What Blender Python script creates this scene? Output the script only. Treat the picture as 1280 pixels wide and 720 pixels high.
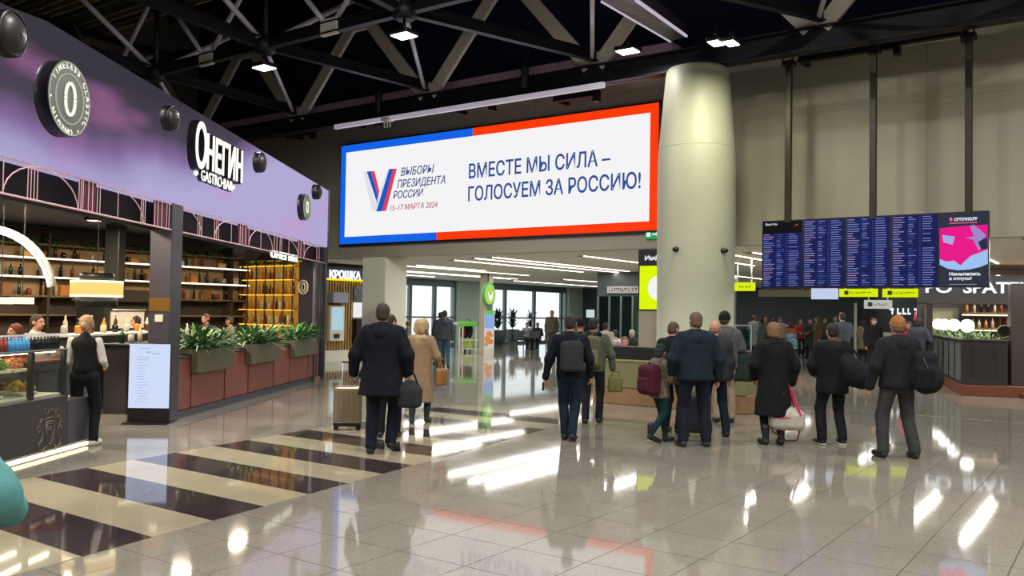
import bpy, math, random
import numpy as np
from mathutils import Matrix, Vector

random.seed(7)
SC = bpy.context.scene
COL = SC.collection
for o in list(bpy.data.objects):
    bpy.data.objects.remove(o)

# ---------------------------------------------------------------- camera
FPX, CAMH = 1090.0, 1.75
PITCH, ROLL = math.atan(31 / FPX), math.atan(0.0164)
_F = np.array([0, math.cos(PITCH), math.sin(PITCH)])
_U0 = np.array([0, -math.sin(PITCH), math.cos(PITCH)])
_R = math.cos(ROLL) * np.array([1.0, 0, 0]) + math.sin(ROLL) * _U0
_U = math.cos(ROLL) * _U0 - math.sin(ROLL) * np.array([1.0, 0, 0])
_O = np.array([0, 0, CAMH])
cam_d = bpy.data.cameras.new('camera')
cam = bpy.data.objects.new('camera', cam_d)
COL.objects.link(cam)
cam_d.sensor_width = 36.0
cam_d.lens = FPX / 1280 * 36.0
cam_d.clip_end = 300
cam.matrix_world = Matrix(((_R[0], _U[0], -_F[0], 0), (_R[1], _U[1], -_F[1], 0), (_R[2], _U[2], -_F[2], CAMH), (0, 0, 0, 1)))
SC.camera = cam

# ---------------------------------------------------------------- world, exposure
wd = bpy.data.worlds.new('overcast_sky')
SC.world = wd
wd.use_nodes = True
wd.node_tree.nodes['Background'].inputs[0].default_value = (0.93, 0.97, 1.0, 1)
wd.node_tree.nodes['Background'].inputs[1].default_value = 1.35
SC.view_settings.view_transform = 'Standard'
SC.view_settings.look = 'None'
SC.view_settings.exposure = 0.0
SC.view_settings.gamma = 1.0
SC.cycles.sample_clamp_indirect = 6.0
SC.cycles.max_bounces = 8
SC.cycles.use_denoising = True

HALL_LAMP_W = 265.0      # each high-bay lamp of the hall truss
STRIP_E = 5.0            # light strips of the lower ceiling
STRIP_W = 90.0
SHOP_LAMP_W = 120.0


# ---------------------------------------------------------------- pixel helpers (where a thing of the photograph stands)
def ray(x, y):
    return _F * FPX + _R * (x - 640) + _U * (360 - y)


def gnd(x, y, h=0.0):
    d = ray(x, y)
    return _O + d * ((h - CAMH) / d[2])


def dep(x, y, Y):
    d = ray(x, y)
    return _O + d * (Y / d[1])


# ---------------------------------------------------------------- frames: local (x right, y into the wall, z up)
class Frame:
    def __init__(s, ox, oy, ang, oz=0.0):
        s.o = np.array([ox, oy, oz], float)
        c, n = math.cos(math.radians(ang)), math.sin(math.radians(ang))
        s.M = np.array([[c, -n, 0], [n, c, 0], [0, 0, 1.0]])

    def w(s, p):
        return s.M @ np.asarray(p, float) + s.o

    def l(s, P):
        return s.M.T @ (np.asarray(P, float) - s.o)

    def hit(s, px, py, y):
        """point where the sight line through a pixel meets this frame's plane local-y = y"""
        d = ray(px, py)
        n = s.M[:, 1]
        t = (y + s.o @ n - _O @ n) / (d @ n)
        return s.l(_O + d * t)

    def at(s, x, y, z=0, turn=0.0):
        f = Frame(0, 0, 0)
        f.o = s.w((x, y, z))
        c, n = math.cos(math.radians(turn)), math.sin(math.radians(turn))
        f.M = s.M @ np.array([[c, -n, 0], [n, c, 0], [0, 0, 1.0]])
        return f


WORLD = Frame(0, 0, 0)
UV = Frame(0, 0, -35.4)            # x = along the big wall, y = away into the building
VV = Frame(0, 0, 54.6)             # x = v, y = -u : planes that face along +u
FA = Frame(-5.903, 0, 86.928)      # shop facade: x = along it, y = into the shop

OFF = {}


def srgb(h):
    h = h.lstrip('#')
    c = [int(h[i:i + 2], 16) / 255 for i in (0, 2, 4)]
    return tuple(x / 12.92 if x <= 0.04045 else ((x + 0.055) / 1.055) ** 2.4 for x in c) + (1.0,)


MATS = {}


def mat(name, hexc, rough=0.6, metal=0.0, noise=0.0, scale=8.0, bump=0.0, bscale=60.0, emit=None, estr=1.0, coat=0.0, stretch=None, alpha_glass=False, spec=0.5):
    if name in MATS:
        return MATS[name]
    m = bpy.data.materials.new(name)
    m.use_nodes = True
    nt = m.node_tree
    N, L = nt.nodes, nt.links
    b = N['Principled BSDF']
    col = srgb(hexc)
    b.inputs['Base Color'].default_value = col
    b.inputs['Roughness'].default_value = rough
    b.inputs['Metallic'].default_value = metal
    b.inputs['Specular IOR Level'].default_value = spec
    b.inputs['Coat Weight'].default_value = coat
    if noise or bump:
        tc = N.new('ShaderNodeTexCoord')
        mp = N.new('ShaderNodeMapping')
        L.new(tc.outputs['Object'], mp.inputs[0])
        if stretch:
            mp.inputs['Scale'].default_value = stretch
    if noise:
        nz = N.new('ShaderNodeTexNoise')
        nz.inputs['Scale'].default_value = scale
        nz.inputs['Detail'].default_value = 5
        L.new(mp.outputs[0], nz.inputs['Vector'])
        cr = N.new('ShaderNodeValToRGB')
        cr.color_ramp.elements[0].position = 0.3
        cr.color_ramp.elements[1].position = 0.7
        cr.color_ramp.elements[0].color = tuple(c * (1 - noise) for c in col[:3]) + (1,)
        cr.color_ramp.elements[1].color = tuple(min(1, c * (1 + noise)) for c in col[:3]) + (1,)
        L.new(nz.outputs['Fac'], cr.inputs[0])
        L.new(cr.outputs[0], b.inputs['Base Color'])
    if bump:
        nb = N.new('ShaderNodeTexNoise')
        nb.inputs['Scale'].default_value = bscale
        nb.inputs['Detail'].default_value = 3
        L.new(mp.outputs[0], nb.inputs['Vector'])
        bp = N.new('ShaderNodeBump')
        bp.inputs['Strength'].default_value = bump
        bp.inputs['Distance'].default_value = 0.01
        L.new(nb.outputs['Fac'], bp.inputs['Height'])
        L.new(bp.outputs[0], b.inputs['Normal'])
    if emit:
        b.inputs['Emission Color'].default_value = srgb(emit)
        b.inputs['Emission Strength'].default_value = estr
    MATS[name] = m
    return m


def cloth(name, hexc, noise=0.12):
    return mat('cloth_' + name, hexc, rough=0.85, noise=noise, scale=14, bump=0.25, bscale=180, spec=0.25)


def glow(name, hexc, strength):
    return mat('glow_' + name, '040404', rough=0.6, emit=hexc, estr=strength, spec=0.08)


def glass(name, tint='ffffff', refl=0.08):
    if name in MATS:
        return MATS[name]
    m = bpy.data.materials.new(name)
    m.use_nodes = True
    nt = m.node_tree
    N, L = nt.nodes, nt.links
    N.remove(N['Principled BSDF'])
    t = N.new('ShaderNodeBsdfTransparent')
    t.inputs[0].default_value = srgb(tint)
    g = N.new('ShaderNodeBsdfGlossy')
    g.inputs['Roughness'].default_value = 0.03
    mx = N.new('ShaderNodeMixShader')
    mx.inputs[0].default_value = refl
    L.new(t.outputs[0], mx.inputs[1])
    L.new(g.outputs[0], mx.inputs[2])
    L.new(mx.outputs[0], N['Material Output'].inputs[0])
    MATS[name] = m
    return m


class MB:
    """collects shapes given in a frame's local coordinates; build() links them as ONE mesh object"""

    def __init__(s, fr=WORLD):
        s.f = fr
        s.v, s.p, s.sm = [], [], []

    def add(s, vs, fs, smooth=False):
        n = len(s.v)
        s.v += [s.f.w(q) for q in vs]
        s.p += [tuple(i + n for i in f) for f in fs]
        s.sm += [smooth] * len(fs)
        return s

    def box(s, x0, x1, y0, y1, z0, z1):
        return s.add([(x, y, z) for z in (z0, z1) for y in (y0, y1) for x in (x0, x1)],
                     [(0, 2, 3, 1), (4, 5, 7, 6), (0, 1, 5, 4), (2, 6, 7, 3), (0, 4, 6, 2), (1, 3, 7, 5)])

    def cbox(s, x0, x1, y0, y1, z0, z1, b=0.01):
        """box with chamfered edges"""
        vs, idx = [], {}
        for k, (x, y, z) in enumerate([(x, y, z) for z in (0, 1) for y in (0, 1) for x in (0, 1)]):
            X, Y, Z = (x0, x1)[x], (y0, y1)[y], (z0, z1)[z]
            sx, sy, sz = (b, -b)[x], (b, -b)[y], (b, -b)[z]
            idx[(x, y, z)] = len(vs)
            vs += [(X, Y + sy, Z + sz), (X + sx, Y, Z + sz), (X + sx, Y + sy, Z)]
        fs = []
        g = lambda x, y, z, a: idx[(x, y, z)] + a
        for x in (0, 1):
            q = [g(x, 0, 0, 0), g(x, 1, 0, 0), g(x, 1, 1, 0), g(x, 0, 1, 0)]
            fs.append(tuple(q if x else q[::-1]))
        for y in (0, 1):
            q = [g(0, y, 0, 1), g(1, y, 0, 1), g(1, y, 1, 1), g(0, y, 1, 1)]
            fs.append(tuple(q[::-1] if y else q))
        for z in (0, 1):
            q = [g(0, 0, z, 2), g(1, 0, z, 2), g(1, 1, z, 2), g(0, 1, z, 2)]
            fs.append(tuple(q if z else q[::-1]))
        for y in (0, 1):
            for z in (0, 1):
                fs.append((g(0, y, z, 1), g(1, y, z, 1), g(1, y, z, 2), g(0, y, z, 2)))
        for x in (0, 1):
            for z in (0, 1):
                fs.append((g(x, 0, z, 0), g(x, 1, z, 0), g(x, 1, z, 2), g(x, 0, z, 2)))
            for y in (0, 1):
                fs.append((g(x, y, 0, 0), g(x, y, 1, 0), g(x, y, 1, 1), g(x, y, 0, 1)))
        for k in idx:
            i = idx[k]
            fs.append((i, i + 1, i + 2))
        return s.add(vs, fs)

    def prism(s, poly, y0, y1):
        """polygon in local xz, extruded along y"""
        n = len(poly)
        vs = [(a, y0, b) for a, b in poly] + [(a, y1, b) for a, b in poly]
        fs = [tuple(range(n)), tuple(range(2 * n - 1, n - 1, -1))] + [(i, n + i, n + (i + 1) % n, (i + 1) % n) for i in range(n)]
        return s.add(vs, fs)

    def plan(s, poly, z0, z1):
        """polygon in local xy, extruded along z"""
        n = len(poly)
        vs = [(a, b, z0) for a, b in poly] + [(a, b, z1) for a, b in poly]
        fs = [tuple(range(n - 1, -1, -1)), tuple(range(n, 2 * n))] + [(i, (i + 1) % n, n + (i + 1) % n, n + i) for i in range(n)]
        return s.add(vs, fs)

    def tube(s, pts, r, n=8, closed=False):
        pts = [np.asarray(p, float) for p in pts]
        rs = r if isinstance(r, (list, tuple)) else [r] * len(pts)
        vs, fs = [], []
        m = len(pts)
        ref = None
        for i, p in enumerate(pts):
            if closed:
                t = pts[(i + 1) % m] - pts[i - 1]
            else:
                t = pts[min(i + 1, m - 1)] - pts[max(i - 1, 0)]
            t = t / (np.linalg.norm(t) + 1e-9)
            if ref is None:
                ref = np.array([0, 0, 1.0]) if abs(t[2]) < 0.9 else np.array([1.0, 0, 0])
            a = ref - t * (ref @ t)
            a /= np.linalg.norm(a) + 1e-9
            ref = a
            b = np.cross(t, a)
            for k in range(n):
                w = 2 * math.pi * (k + 0.5) / n
                vs.append(p + rs[i] * (math.cos(w) * a + math.sin(w) * b))
        for i in range(m if closed else m - 1):
            j = (i + 1) % m
            for k in range(n):
                fs.append((i * n + k, i * n + (k + 1) % n, j * n + (k + 1) % n, j * n + k))
        if not closed:
            fs += [tuple(range(n - 1, -1, -1)), tuple(range((m - 1) * n, m * n))]
        return s.add(vs, fs, n > 5)

    def bar(s, p, q, w, h):
        """rectangular bar from p to q; w horizontal across, h the other way"""
        p, q = np.asarray(p, float), np.asarray(q, float)
        t = (q - p) / np.linalg.norm(q - p)
        up = np.array([0, 0, 1.0]) if abs(t[2]) < 0.98 else np.array([0, 1.0, 0])
        a = np.cross(t, up)
        a /= np.linalg.norm(a)
        b = np.cross(a, t)
        vs = [c + sx * a * w / 2 + sy * b * h / 2 for c in (p, q) for sy in (-1, 1) for sx in (-1, 1)]
        return s.add(vs, [(0, 2, 3, 1), (4, 5, 7, 6), (0, 1, 5, 4), (2, 6, 7, 3), (0, 4, 6, 2), (1, 3, 7, 5)])

    def lathe(s, c, prof, n=16, axis='z', smooth=True):
        """profile of (radius, height) turned about an axis through c"""
        c = np.asarray(c, float)
        vs, fs = [], []
        for r, h in prof:
            for k in range(n):
                w = 2 * math.pi * k / n
                a, b = r * math.cos(w), r * math.sin(w)
                vs.append(c + (np.array([a, b, h]) if axis == 'z' else np.array([a, h, b]) if axis == 'y' else np.array([h, a, b])))
        m = len(prof)
        for i in range(m - 1):
            for k in range(n):
                f = (i * n + k, i * n + (k + 1) % n, (i + 1) * n + (k + 1) % n, (i + 1) * n + k)
                fs.append(f if axis != 'y' else f[::-1])
        s.add(vs, fs, smooth)
        k0 = len(s.v) - m * n
        if prof[0][0] > 1e-4:
            s.p.append(tuple(range(k0 + n - 1, k0 - 1, -1))); s.sm.append(False)
        if prof[-1][0] > 1e-4:
            s.p.append(tuple(range(k0 + (m - 1) * n, k0 + m * n))); s.sm.append(False)
        return s

    def ball(s, c, r, n=12, sq=(1, 1, 1)):
        k = max(6, n // 2 + 1)
        prof = [(max(1e-5, r * math.sin(math.pi * i / k)), -r * math.cos(math.pi * i / k)) for i in range(k + 1)]
        i0 = len(s.v)
        s.lathe((0, 0, 0), prof, n)
        for i in range(i0, len(s.v)):
            q = s.f.l(s.v[i]) * np.array(sq) + np.asarray(c, float)
            s.v[i] = s.f.w(q)
        return s

    def build(s, name, m, parent=None, base=None, kind=None):
        me = bpy.data.meshes.new(name)
        V = np.array(s.v, float)
        if parent is not None:
            off = OFF.get(parent.name, np.zeros(3))
        elif base is not None:
            off = np.asarray(base, float)
        else:
            off = np.array([V[:, 0].mean(), V[:, 1].mean(), V[:, 2].min()])
        me.from_pydata((V - off).tolist(), [], s.p)
        me.polygons.foreach_set('use_smooth', s.sm)
        me.materials.append(m)
        me.update()
        o = bpy.data.objects.new(name, me)
        COL.objects.link(o)
        if parent is not None:
            o.parent = parent
        else:
            o.location = off
        OFF[o.name] = off
        if kind:
            o['kind'] = kind
        return o


def thing(name, label, cat, loc=(0, 0, 0), group=None):
    o = bpy.data.objects.new(name, None)
    o.empty_display_size = 0.2
    COL.objects.link(o)
    o.location = loc
    OFF[o.name] = np.asarray(loc, float)
    return tag(o, label, cat, group)


def tag(o, label, cat, group=None):
    o['label'] = label
    o['category'] = cat
    if group:
        o['group'] = group
    return o


def copy_tree(o, loc, label=None, group=None, mats=None, rz=None):
    c = o.copy()
    COL.objects.link(c)
    c.location = loc
    if rz is not None:
        c.rotation_euler = (0, 0, rz)
    if label:
        c['label'] = label
    if group:
        c['group'] = group
    for ch in o.children:
        d = ch.copy()
        COL.objects.link(d)
        d.parent = c
        for g in ch.children:
            e = g.copy()
            COL.objects.link(e)
            e.parent = d
    return c


def recolor(o, m):
    o.material_slots[0].link = 'OBJECT'
    o.material_slots[0].material = m


def text(name, body, fr, x, y, z, h, m, parent=None, depth=0.01, xs=1.0, shear=0.0, bold=0.0, align='LEFT', rot=None, kind=None, label=None):
    """lettering standing off the plane local-y = y of a frame; h = cap height, (x, z) = baseline start"""
    c = bpy.data.curves.new('lettering', 'FONT')
    c.body = body
    c.size = h / 0.73
    c.shear = shear
    c.offset = bold * h
    c.extrude = depth / 2
    c.resolution_u = 3
    c.align_x = align
    t = bpy.data.objects.new('lettering_source', c)
    COL.objects.link(t)
    bpy.context.view_layer.update()
    dg = bpy.context.evaluated_depsgraph_get()
    me = bpy.data.meshes.new_from_object(t.evaluated_get(dg))
    n = len(me.vertices)
    co = np.zeros(n * 3)
    me.vertices.foreach_get('co', co)
    co = co.reshape(-1, 3)
    polys = [tuple(p.vertices) for p in me.polygons]
    bpy.data.objects.remove(t)
    bpy.data.curves.remove(c)
    bpy.data.meshes.remove(me)
    b = MB(fr)
    vs = []
    for a in co:
        X, Z = a[0] * xs, a[1]
        if rot is not None:
            X, Z = X * math.cos(rot) - Z * math.sin(rot), X * math.sin(rot) + Z * math.cos(rot)
        vs.append((x + X, y - a[2] - depth / 2, z + Z))
    b.add(vs, polys)
    o = b.build(name, m, parent, kind=kind)
    if label:
        o['label'] = label
    return o


def struct(o):
    o['kind'] = 'structure'
    return o

# ================================================================ MATERIALS OF THE SETTING
def terrazzo(name, hexc, speck, rough):
    m = mat(name, hexc, rough=rough, spec=.68, coat=0.0)
    m.node_tree.nodes['Principled BSDF'].inputs['Coat Roughness'].default_value = rough * .9
    nt = m.node_tree
    N, L = nt.nodes, nt.links
    b = N['Principled BSDF']
    tc = N.new('ShaderNodeTexCoord')
    vo = N.new('ShaderNodeTexVoronoi')
    vo.inputs['Scale'].default_value = 110
    no = N.new('ShaderNodeTexNoise')
    no.inputs['Scale'].default_value = 1.3
    no.inputs['Detail'].default_value = 4
    cr = N.new('ShaderNodeValToRGB')
    c = srgb(hexc)
    e = cr.color_ramp.elements
    e[0].position, e[1].position = 0.0, 1.0
    e[0].color = tuple(x * (1 - speck) for x in c[:3]) + (1,)
    e[1].color = tuple(min(1, x * (1 + speck)) for x in c[:3]) + (1,)
    ge = N.new('ShaderNodeNewGeometry')
    L.new(ge.outputs['Position'], vo.inputs['Vector'])
    L.new(ge.outputs['Position'], no.inputs['Vector'])
    L.new(vo.outputs['Color'], cr.inputs[0])
    mx = N.new('ShaderNodeMix')
    mx.data_type = 'RGBA'
    mx.blend_type = 'MULTIPLY'
    mx.inputs[0].default_value = 0.35
    L.new(cr.outputs[0], mx.inputs[6])
    L.new(no.outputs['Fac'], mx.inputs[7])
    L.new(mx.outputs[2], b.inputs['Base Color'])
    mr = N.new('ShaderNodeMapRange')
    mr.inputs[3].default_value = rough * 0.75
    mr.inputs[4].default_value = rough * 1.3
    L.new(no.outputs['Fac'], mr.inputs[0])
    L.new(mr.outputs[0], b.inputs['Roughness'])
    return m


M_TILE = terrazzo('floor_terrazzo', '8e897f', 0.2, 0.052)
M_WHITE = terrazzo('stripe_white_stone', 'b0a890', 0.06, 0.045)
M_DARK = terrazzo('stripe_dark_stone', '3f3639', 0.12, 0.045)
M_GROUT = mat('floor_grout', '35322c', rough=0.6)
M_WALL = mat('wall_beige_panel', '979180', rough=0.5, noise=0.05, scale=0.7)
M_VOID = mat('roof_dark', '2a3158', rough=0.9, noise=0.2, scale=1.0)
M_DECK = mat('roof_deck', '1b1a1e', rough=0.7, metal=0.3)
M_STEEL_D = mat('steel_dark', '1e1d26', rough=0.45, metal=0.4)
M_STEEL_G = mat('steel_grey_flat', 'd2cbbb', rough=0.5, noise=0.06, scale=3)
M_STEEL_L = mat('steel_light_tube', 'cfcad4', rough=0.35, metal=0.1)
M_LOWCEIL = mat('ceiling_plaster', 'd6d4c4', rough=0.6, noise=0.03, scale=1)
M_WHITEP = mat('paint_white', 'c9c6b6', rough=0.5)
M_TEAL_LIT = mat('wall_teal_lit', 'a8beb5', rough=0.55)  # teal light on the back walls put into their base colour
M_BLACK = mat('plastic_black', '0d0d10', rough=0.4)
M_ALU = mat('aluminium_grey', '6d7b7c', rough=0.35, metal=0.6)

# ================================================================ FLOOR
floor = MB(UV).plan([(-30.3, -14.3), (18.3, -14.3), (18.3, 49), (-29, 49), (-29, 19.4), (-30.3, 19.4)], -0.2, -0.006).build('floor', M_GROUT, kind='structure')
TU, TV = 0.61, 0.60
U0, V0 = -1.31, 4.77
tiles = []
for i in range(-60, 40):
    for j in range(-10, 21):
        cu, cv = U0 + (i + 0.5) * TU, V0 + (j + 0.5) * TV
        P = UV.w((cu, cv, 0))
        if P[1] > 1 and abs((P[0]) / P[1]) < 0.62 and P[1] > 4.6:
            tiles.append((P[1], cu, cv))
        elif P[1] > -12 and -30 < cu < 18 and cv > -14:
            tiles.append((900 + P[1], cu, cv))
tiles.sort()
tb = MB(UV).box(-TU / 2 + .0034, TU / 2 - .0034, -TV / 2 + .0034, TV / 2 - .0034, -0.02, 0)
t0 = tb.build('tile', M_TILE, floor)
tme = t0.data
tme.transform(Matrix.Translation(Vector(OFF['floor'])))
offf = OFF['floor']
for k, (d, cu, cv) in enumerate(tiles[:300]):
    o = t0 if k == 0 else t0.copy()
    if k:
        COL.objects.link(o)
    P = UV.w((cu, cv, 0)) - offf
    o.location = P
fb = MB(UV)
for d, cu, cv in tiles[300:]:
    fb.box(cu - TU / 2 + .0034, cu + TU / 2 - .0034, cv - TV / 2 + .0034, cv + TV / 2 - .0034, -0.02, 0)
fb.box(-29, 18.2, 17.37, 48.5, -0.02, 0)
fb.build('tile_field', M_TILE, floor, kind='stuff')
struct(MB(UV).box(-30, 20, 17.33, 17.37, -0.02, 0.001).build('trim_1', mat('joint_metal', 'c9c9c0', rough=0.25, metal=0.9)))
for n in range(-5, 16):
    va, vb = 3.279 + 0.6 * n, 3.279 + 0.6 * (n + 1) - 0.003
    e = lambda v_: -5.975 - 0.1615 * (v_ - 3.279)
    w = 2.92
    MB(UV).plan([(e(va) - w, va), (e(va), va), (e(vb), vb), (e(vb) - w, vb)], -0.01, 0.0034).build('floor_stripe', M_WHITE if n % 2 else M_DARK, floor)

# ================================================================ BIG WALL WITH THE SCREEN
WV = 19.1
wall = MB(UV).box(-30, 18, WV + .06, WV + .35, 3.37, 7.6).build('wall_back', M_WALL, kind='structure')
u = -29.6
while u < 17:
    for z0, z1 in ((3.36, 6.2), (6.201, 7.6)):
        MB(UV).cbox(u + .001, u + 2.383, WV, WV + .062, z0, z1, 0.003).build('panel', M_WALL, wall)
    u += 2.385
struct(MB(UV).box(-30, 18, 20.6, 20.9, 7.0, 13).build('wall_upper', M_VOID))
struct(MB(UV).box(-30, 18, WV, 20.9, 7.6, 7.66).build('trim_2', M_DECK))
struct(MB(UV).box(-30.3, -30, -14, 20.95, -0.2, 13).build('wall_left', M_WALL))
struct(MB(UV).box(18, 18.3, -14, 49, -0.2, 13).build('wall_right', M_WALL))
struct(MB(UV).box(-30, 18, -14.3, -14, -0.2, 13).build('wall_front', M_WALL))
roof = MB(UV).box(-30.3, 18.3, -14.3, 21, 13, 13.2).build('ceiling', M_VOID, kind='structure')
for k in range(14):
    MB(UV).box(-30, 18, -12 + k * 2.4, -11.8 + k * 2.4, 12.6, 13).build('roof_purlin', M_DECK, roof)

# square column under the wall, and the low ceiling behind the wall
sqc = MB(UV).cbox(-19.2, -18.24, 19.1, 20.05, 0, 3.38, 0.01).build('square_column', M_LOWCEIL)
tag(sqc, 'square beige column under the left end of the big lit screen', 'column')
lowc = MB(UV).box(-30.2, 18.2, 19.12, 49, 3.38, 3.6).build('ceiling_lower', M_LOWCEIL, kind='structure')
M_STRIP = glow('strip', 'fff1e0', STRIP_E)
M_SLOT = mat('ceiling_slot', '5b5747', rough=0.7)
strips = [(-26.6, 24, 31), (-24.4, 22, 34), (-24.0, 22, 34), (-21.3, 22.5, 31), (-20.6, 23, 27), (-17.4, 21.2, 29), (-16.2, 20.7, 30.5), (-15.4, 20.5, 29),
          (-12.6, 21, 27), (-9.9, 20.6, 27), (-8.7, 21, 29), (-7.9, 21.4, 26.5), (-4.6, 20.8, 28), (-3.2, 21.5, 28), (-1.6, 19.8, 26), (-0.9, 20.6, 27), (1.2, 20, 28), (4.5, 20, 28),
          (-25.6, 36, 45), (-22, 35, 45), (-18, 34, 44), (-13, 33, 44), (-8, 33, 44), (-3, 31, 44), (2, 31, 44), (7, 30, 44), (12, 30, 44), (9, 21, 28), (14, 21, 28)]  # the right-hand strips here are added to light the dark back area
for a, b, c in strips:
    t = thing('ceiling_light_strip', 'long slim light strip set along a dark slot of the low ceiling', 'light', UV.w((a, (b + c) / 2, 3.36)), 'light strips of the low ceiling')
    MB(UV).box(a - .16, a + .16, b, c, 3.372, 3.381).build('slot', M_SLOT, t)
    MB(UV).box(a + .1, a + .16, b, c, 3.355, 3.374).build('diffuser', M_STRIP, t)
    ld = bpy.data.lights.new('strip_light', 'AREA')
    ld.shape = 'RECTANGLE'
    ld.size, ld.size_y = .12, c - b
    ld.energy = STRIP_W
    ld.color = (1, .97, .9)
    l = bpy.data.objects.new('strip_light', ld)
    COL.objects.link(l)
    l.parent = t
    l.location = (0, 0, -.02)
    l.rotation_euler = (0, 0, math.radians(-35.4))

# low wall head of the back part, far walls
struct(MB(UV).box(-29, 18, 48, 48.3, 0, 3.4).build('wall_far', mat('wall_dark_teal', '3a464b', rough=0.5, noise=0.08, scale=1)))
# ---- window wall, along v at u = -28.8
WU = 28.8      # y coordinate in frame VV
win_spans = [(29.0, 31.9), (31.9, 33.75), (33.75, 35.4), (37.6, 39.85), (39.85, 42.8), (42.8, 45.8), (45.8, 46.35)]
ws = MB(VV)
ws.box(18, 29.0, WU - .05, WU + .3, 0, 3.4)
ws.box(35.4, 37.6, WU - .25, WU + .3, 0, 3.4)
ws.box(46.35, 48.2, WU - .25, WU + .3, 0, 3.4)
ws.build('wall_window', M_TEAL_LIT, kind='structure')
struct(MB(VV).box(29, 35.4, WU - .05, WU + .25, 3.12, 3.4).box(37.6, 46.4, WU - .05, WU + .25, 3.1, 3.4).build('wall_window_head', M_ALU))
M_PANE = glass('window_pane', 'fafdfd', .05)
for i, (a, b) in enumerate(win_spans):
    f = MB(VV)
    f.box(a, a + .11, WU - .06, WU + .08, 0, 3.12).box(b - .11, b, WU - .06, WU + .08, 0, 3.12)
    f.box(a, b, WU - .05, WU + .07, 3.02, 3.12).box(a, b, WU - .05, WU + .07, 0, .12)
    f.box(a, b, WU - .05, WU + .05, 1.42, 1.5)
    w = f.build('window_%d' % (i + 1), M_ALU, kind='structure')
    MB(VV).box(a + .1, b - .1, WU, WU + .02, 1.5, 3.04).build('pane', M_PANE, w)
    MB(VV).box(a + .1, b - .1, WU, WU + .02, .1, 1.42).build('pane', M_PANE, w)
# snow-covered apron outside
struct(MB().plan([(-90, 25), (0, 25), (40, 90), (40, 160), (-90, 160)], -2.5, -2.3).build('ground_outside', mat('snowy_apron', 'd5dcdf', rough=0.9)))

# ================================================================ ROUND COLUMN
cu, cv = -7.53, 17.3
prof = [(.82, 0), (.82, .12), (.80, .13), (.805, 2.4), (.82, 3.6), (.815, 5.0), (.80, 5.28), (.735, 6.1), (.66, 6.92), (.63, 6.98), (.3, 6.985)]
colm = MB(UV).lathe((cu, cv, 0), prof, 48)
rc = colm.build('round_column', mat('column_plaster', 'a5a592', rough=0.5, noise=0.03, scale=1.2))
tag(rc, 'thick round pale column tapering at the top right of the big screen', 'column')
MB(UV).lathe((cu, cv, 5.27), [(.802, 0), (.8035, .012), (.801, .02)], 48).build('ring_joint', MATS['column_plaster'], rc)
for px, py in ((852, 311), (914, 313)):
    s = UV.l(dep(px, py, 18.4 - .7))
    ang = -90 if px < 880 else -20
    cx, cy = cu + .82 * math.cos(math.radians(ang - 5)), cv + .82 * math.sin(math.radians(ang - 5))
    c = MB(UV).ball((cx, cy, s[2]), .06, 12).tube([(cx, cy, s[2]), (cx + .10 * math.cos(math.radians(ang)), cy + .10 * math.sin(math.radians(ang)), s[2] - .01)], .045, 10)
    o = c.build('camera_dome', M_BLACK)
    tag(o, 'small dark security camera on the %s of the round column' % ('front' if px < 880 else 'right side'), 'camera')

# ================================================================ ROOF TRUSSES
NODE = [-30.6, -25.55, -20.46, -15.29, -10.2, -5.1, 0.0, 5.1, 10.2, 15.3]
TVv = 17.5
ZC0, ZC1 = 7.06, 7.52
tr = thing('main_roof_truss', 'big dark roof truss with wide grey flat diagonals above the wall', 'truss', UV.w((-7, TVv, ZC0)))
MB(UV).box(-30, 18, TVv - .02, TVv + .02, ZC0, ZC1).box(-30, 18, TVv - .18, TVv + .18, ZC0, ZC0 + .03).box(-30, 18, TVv - .18, TVv + .18, ZC1 - .03, ZC1).build('bottom_chord', M_STEEL_D, tr)
MB(UV).box(-30, 18, TVv - .15, TVv + .15, 10.1, 10.45).build('top_chord', M_STEEL_D, tr)
for i in range(len(NODE) - 1):
    a, b = NODE[i], NODE[i + 1]
    m_ = (a + b) / 2
    if a > -30:
        MB(UV).bar((a + .12, TVv, ZC1), (m_ - .1, TVv, 10.15), .10, .34).build('diagonal', M_STEEL_G, tr)
    if b < 17:
        MB(UV).bar((b - .12, TVv, ZC1), (m_ + .1, TVv, 10.15), .10, .34).build('diagonal', M_STEEL_G, tr)
    MB(UV).prism([(m_ - .5, 10.12), (m_ + .5, 10.12), (m_ + .32, 9.72), (m_ - .32, 9.72)], TVv - .07, TVv + .07).build('gusset_plate', M_STEEL_G, tr)
    if -30 < a:
        MB(UV).prism([(a - .42, ZC1), (a + .42, ZC1), (a + .3, ZC1 + .3), (a - .3, ZC1 + .3)], TVv - .07, TVv + .07).build('gusset_plate', M_STEEL_G, tr)
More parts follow.
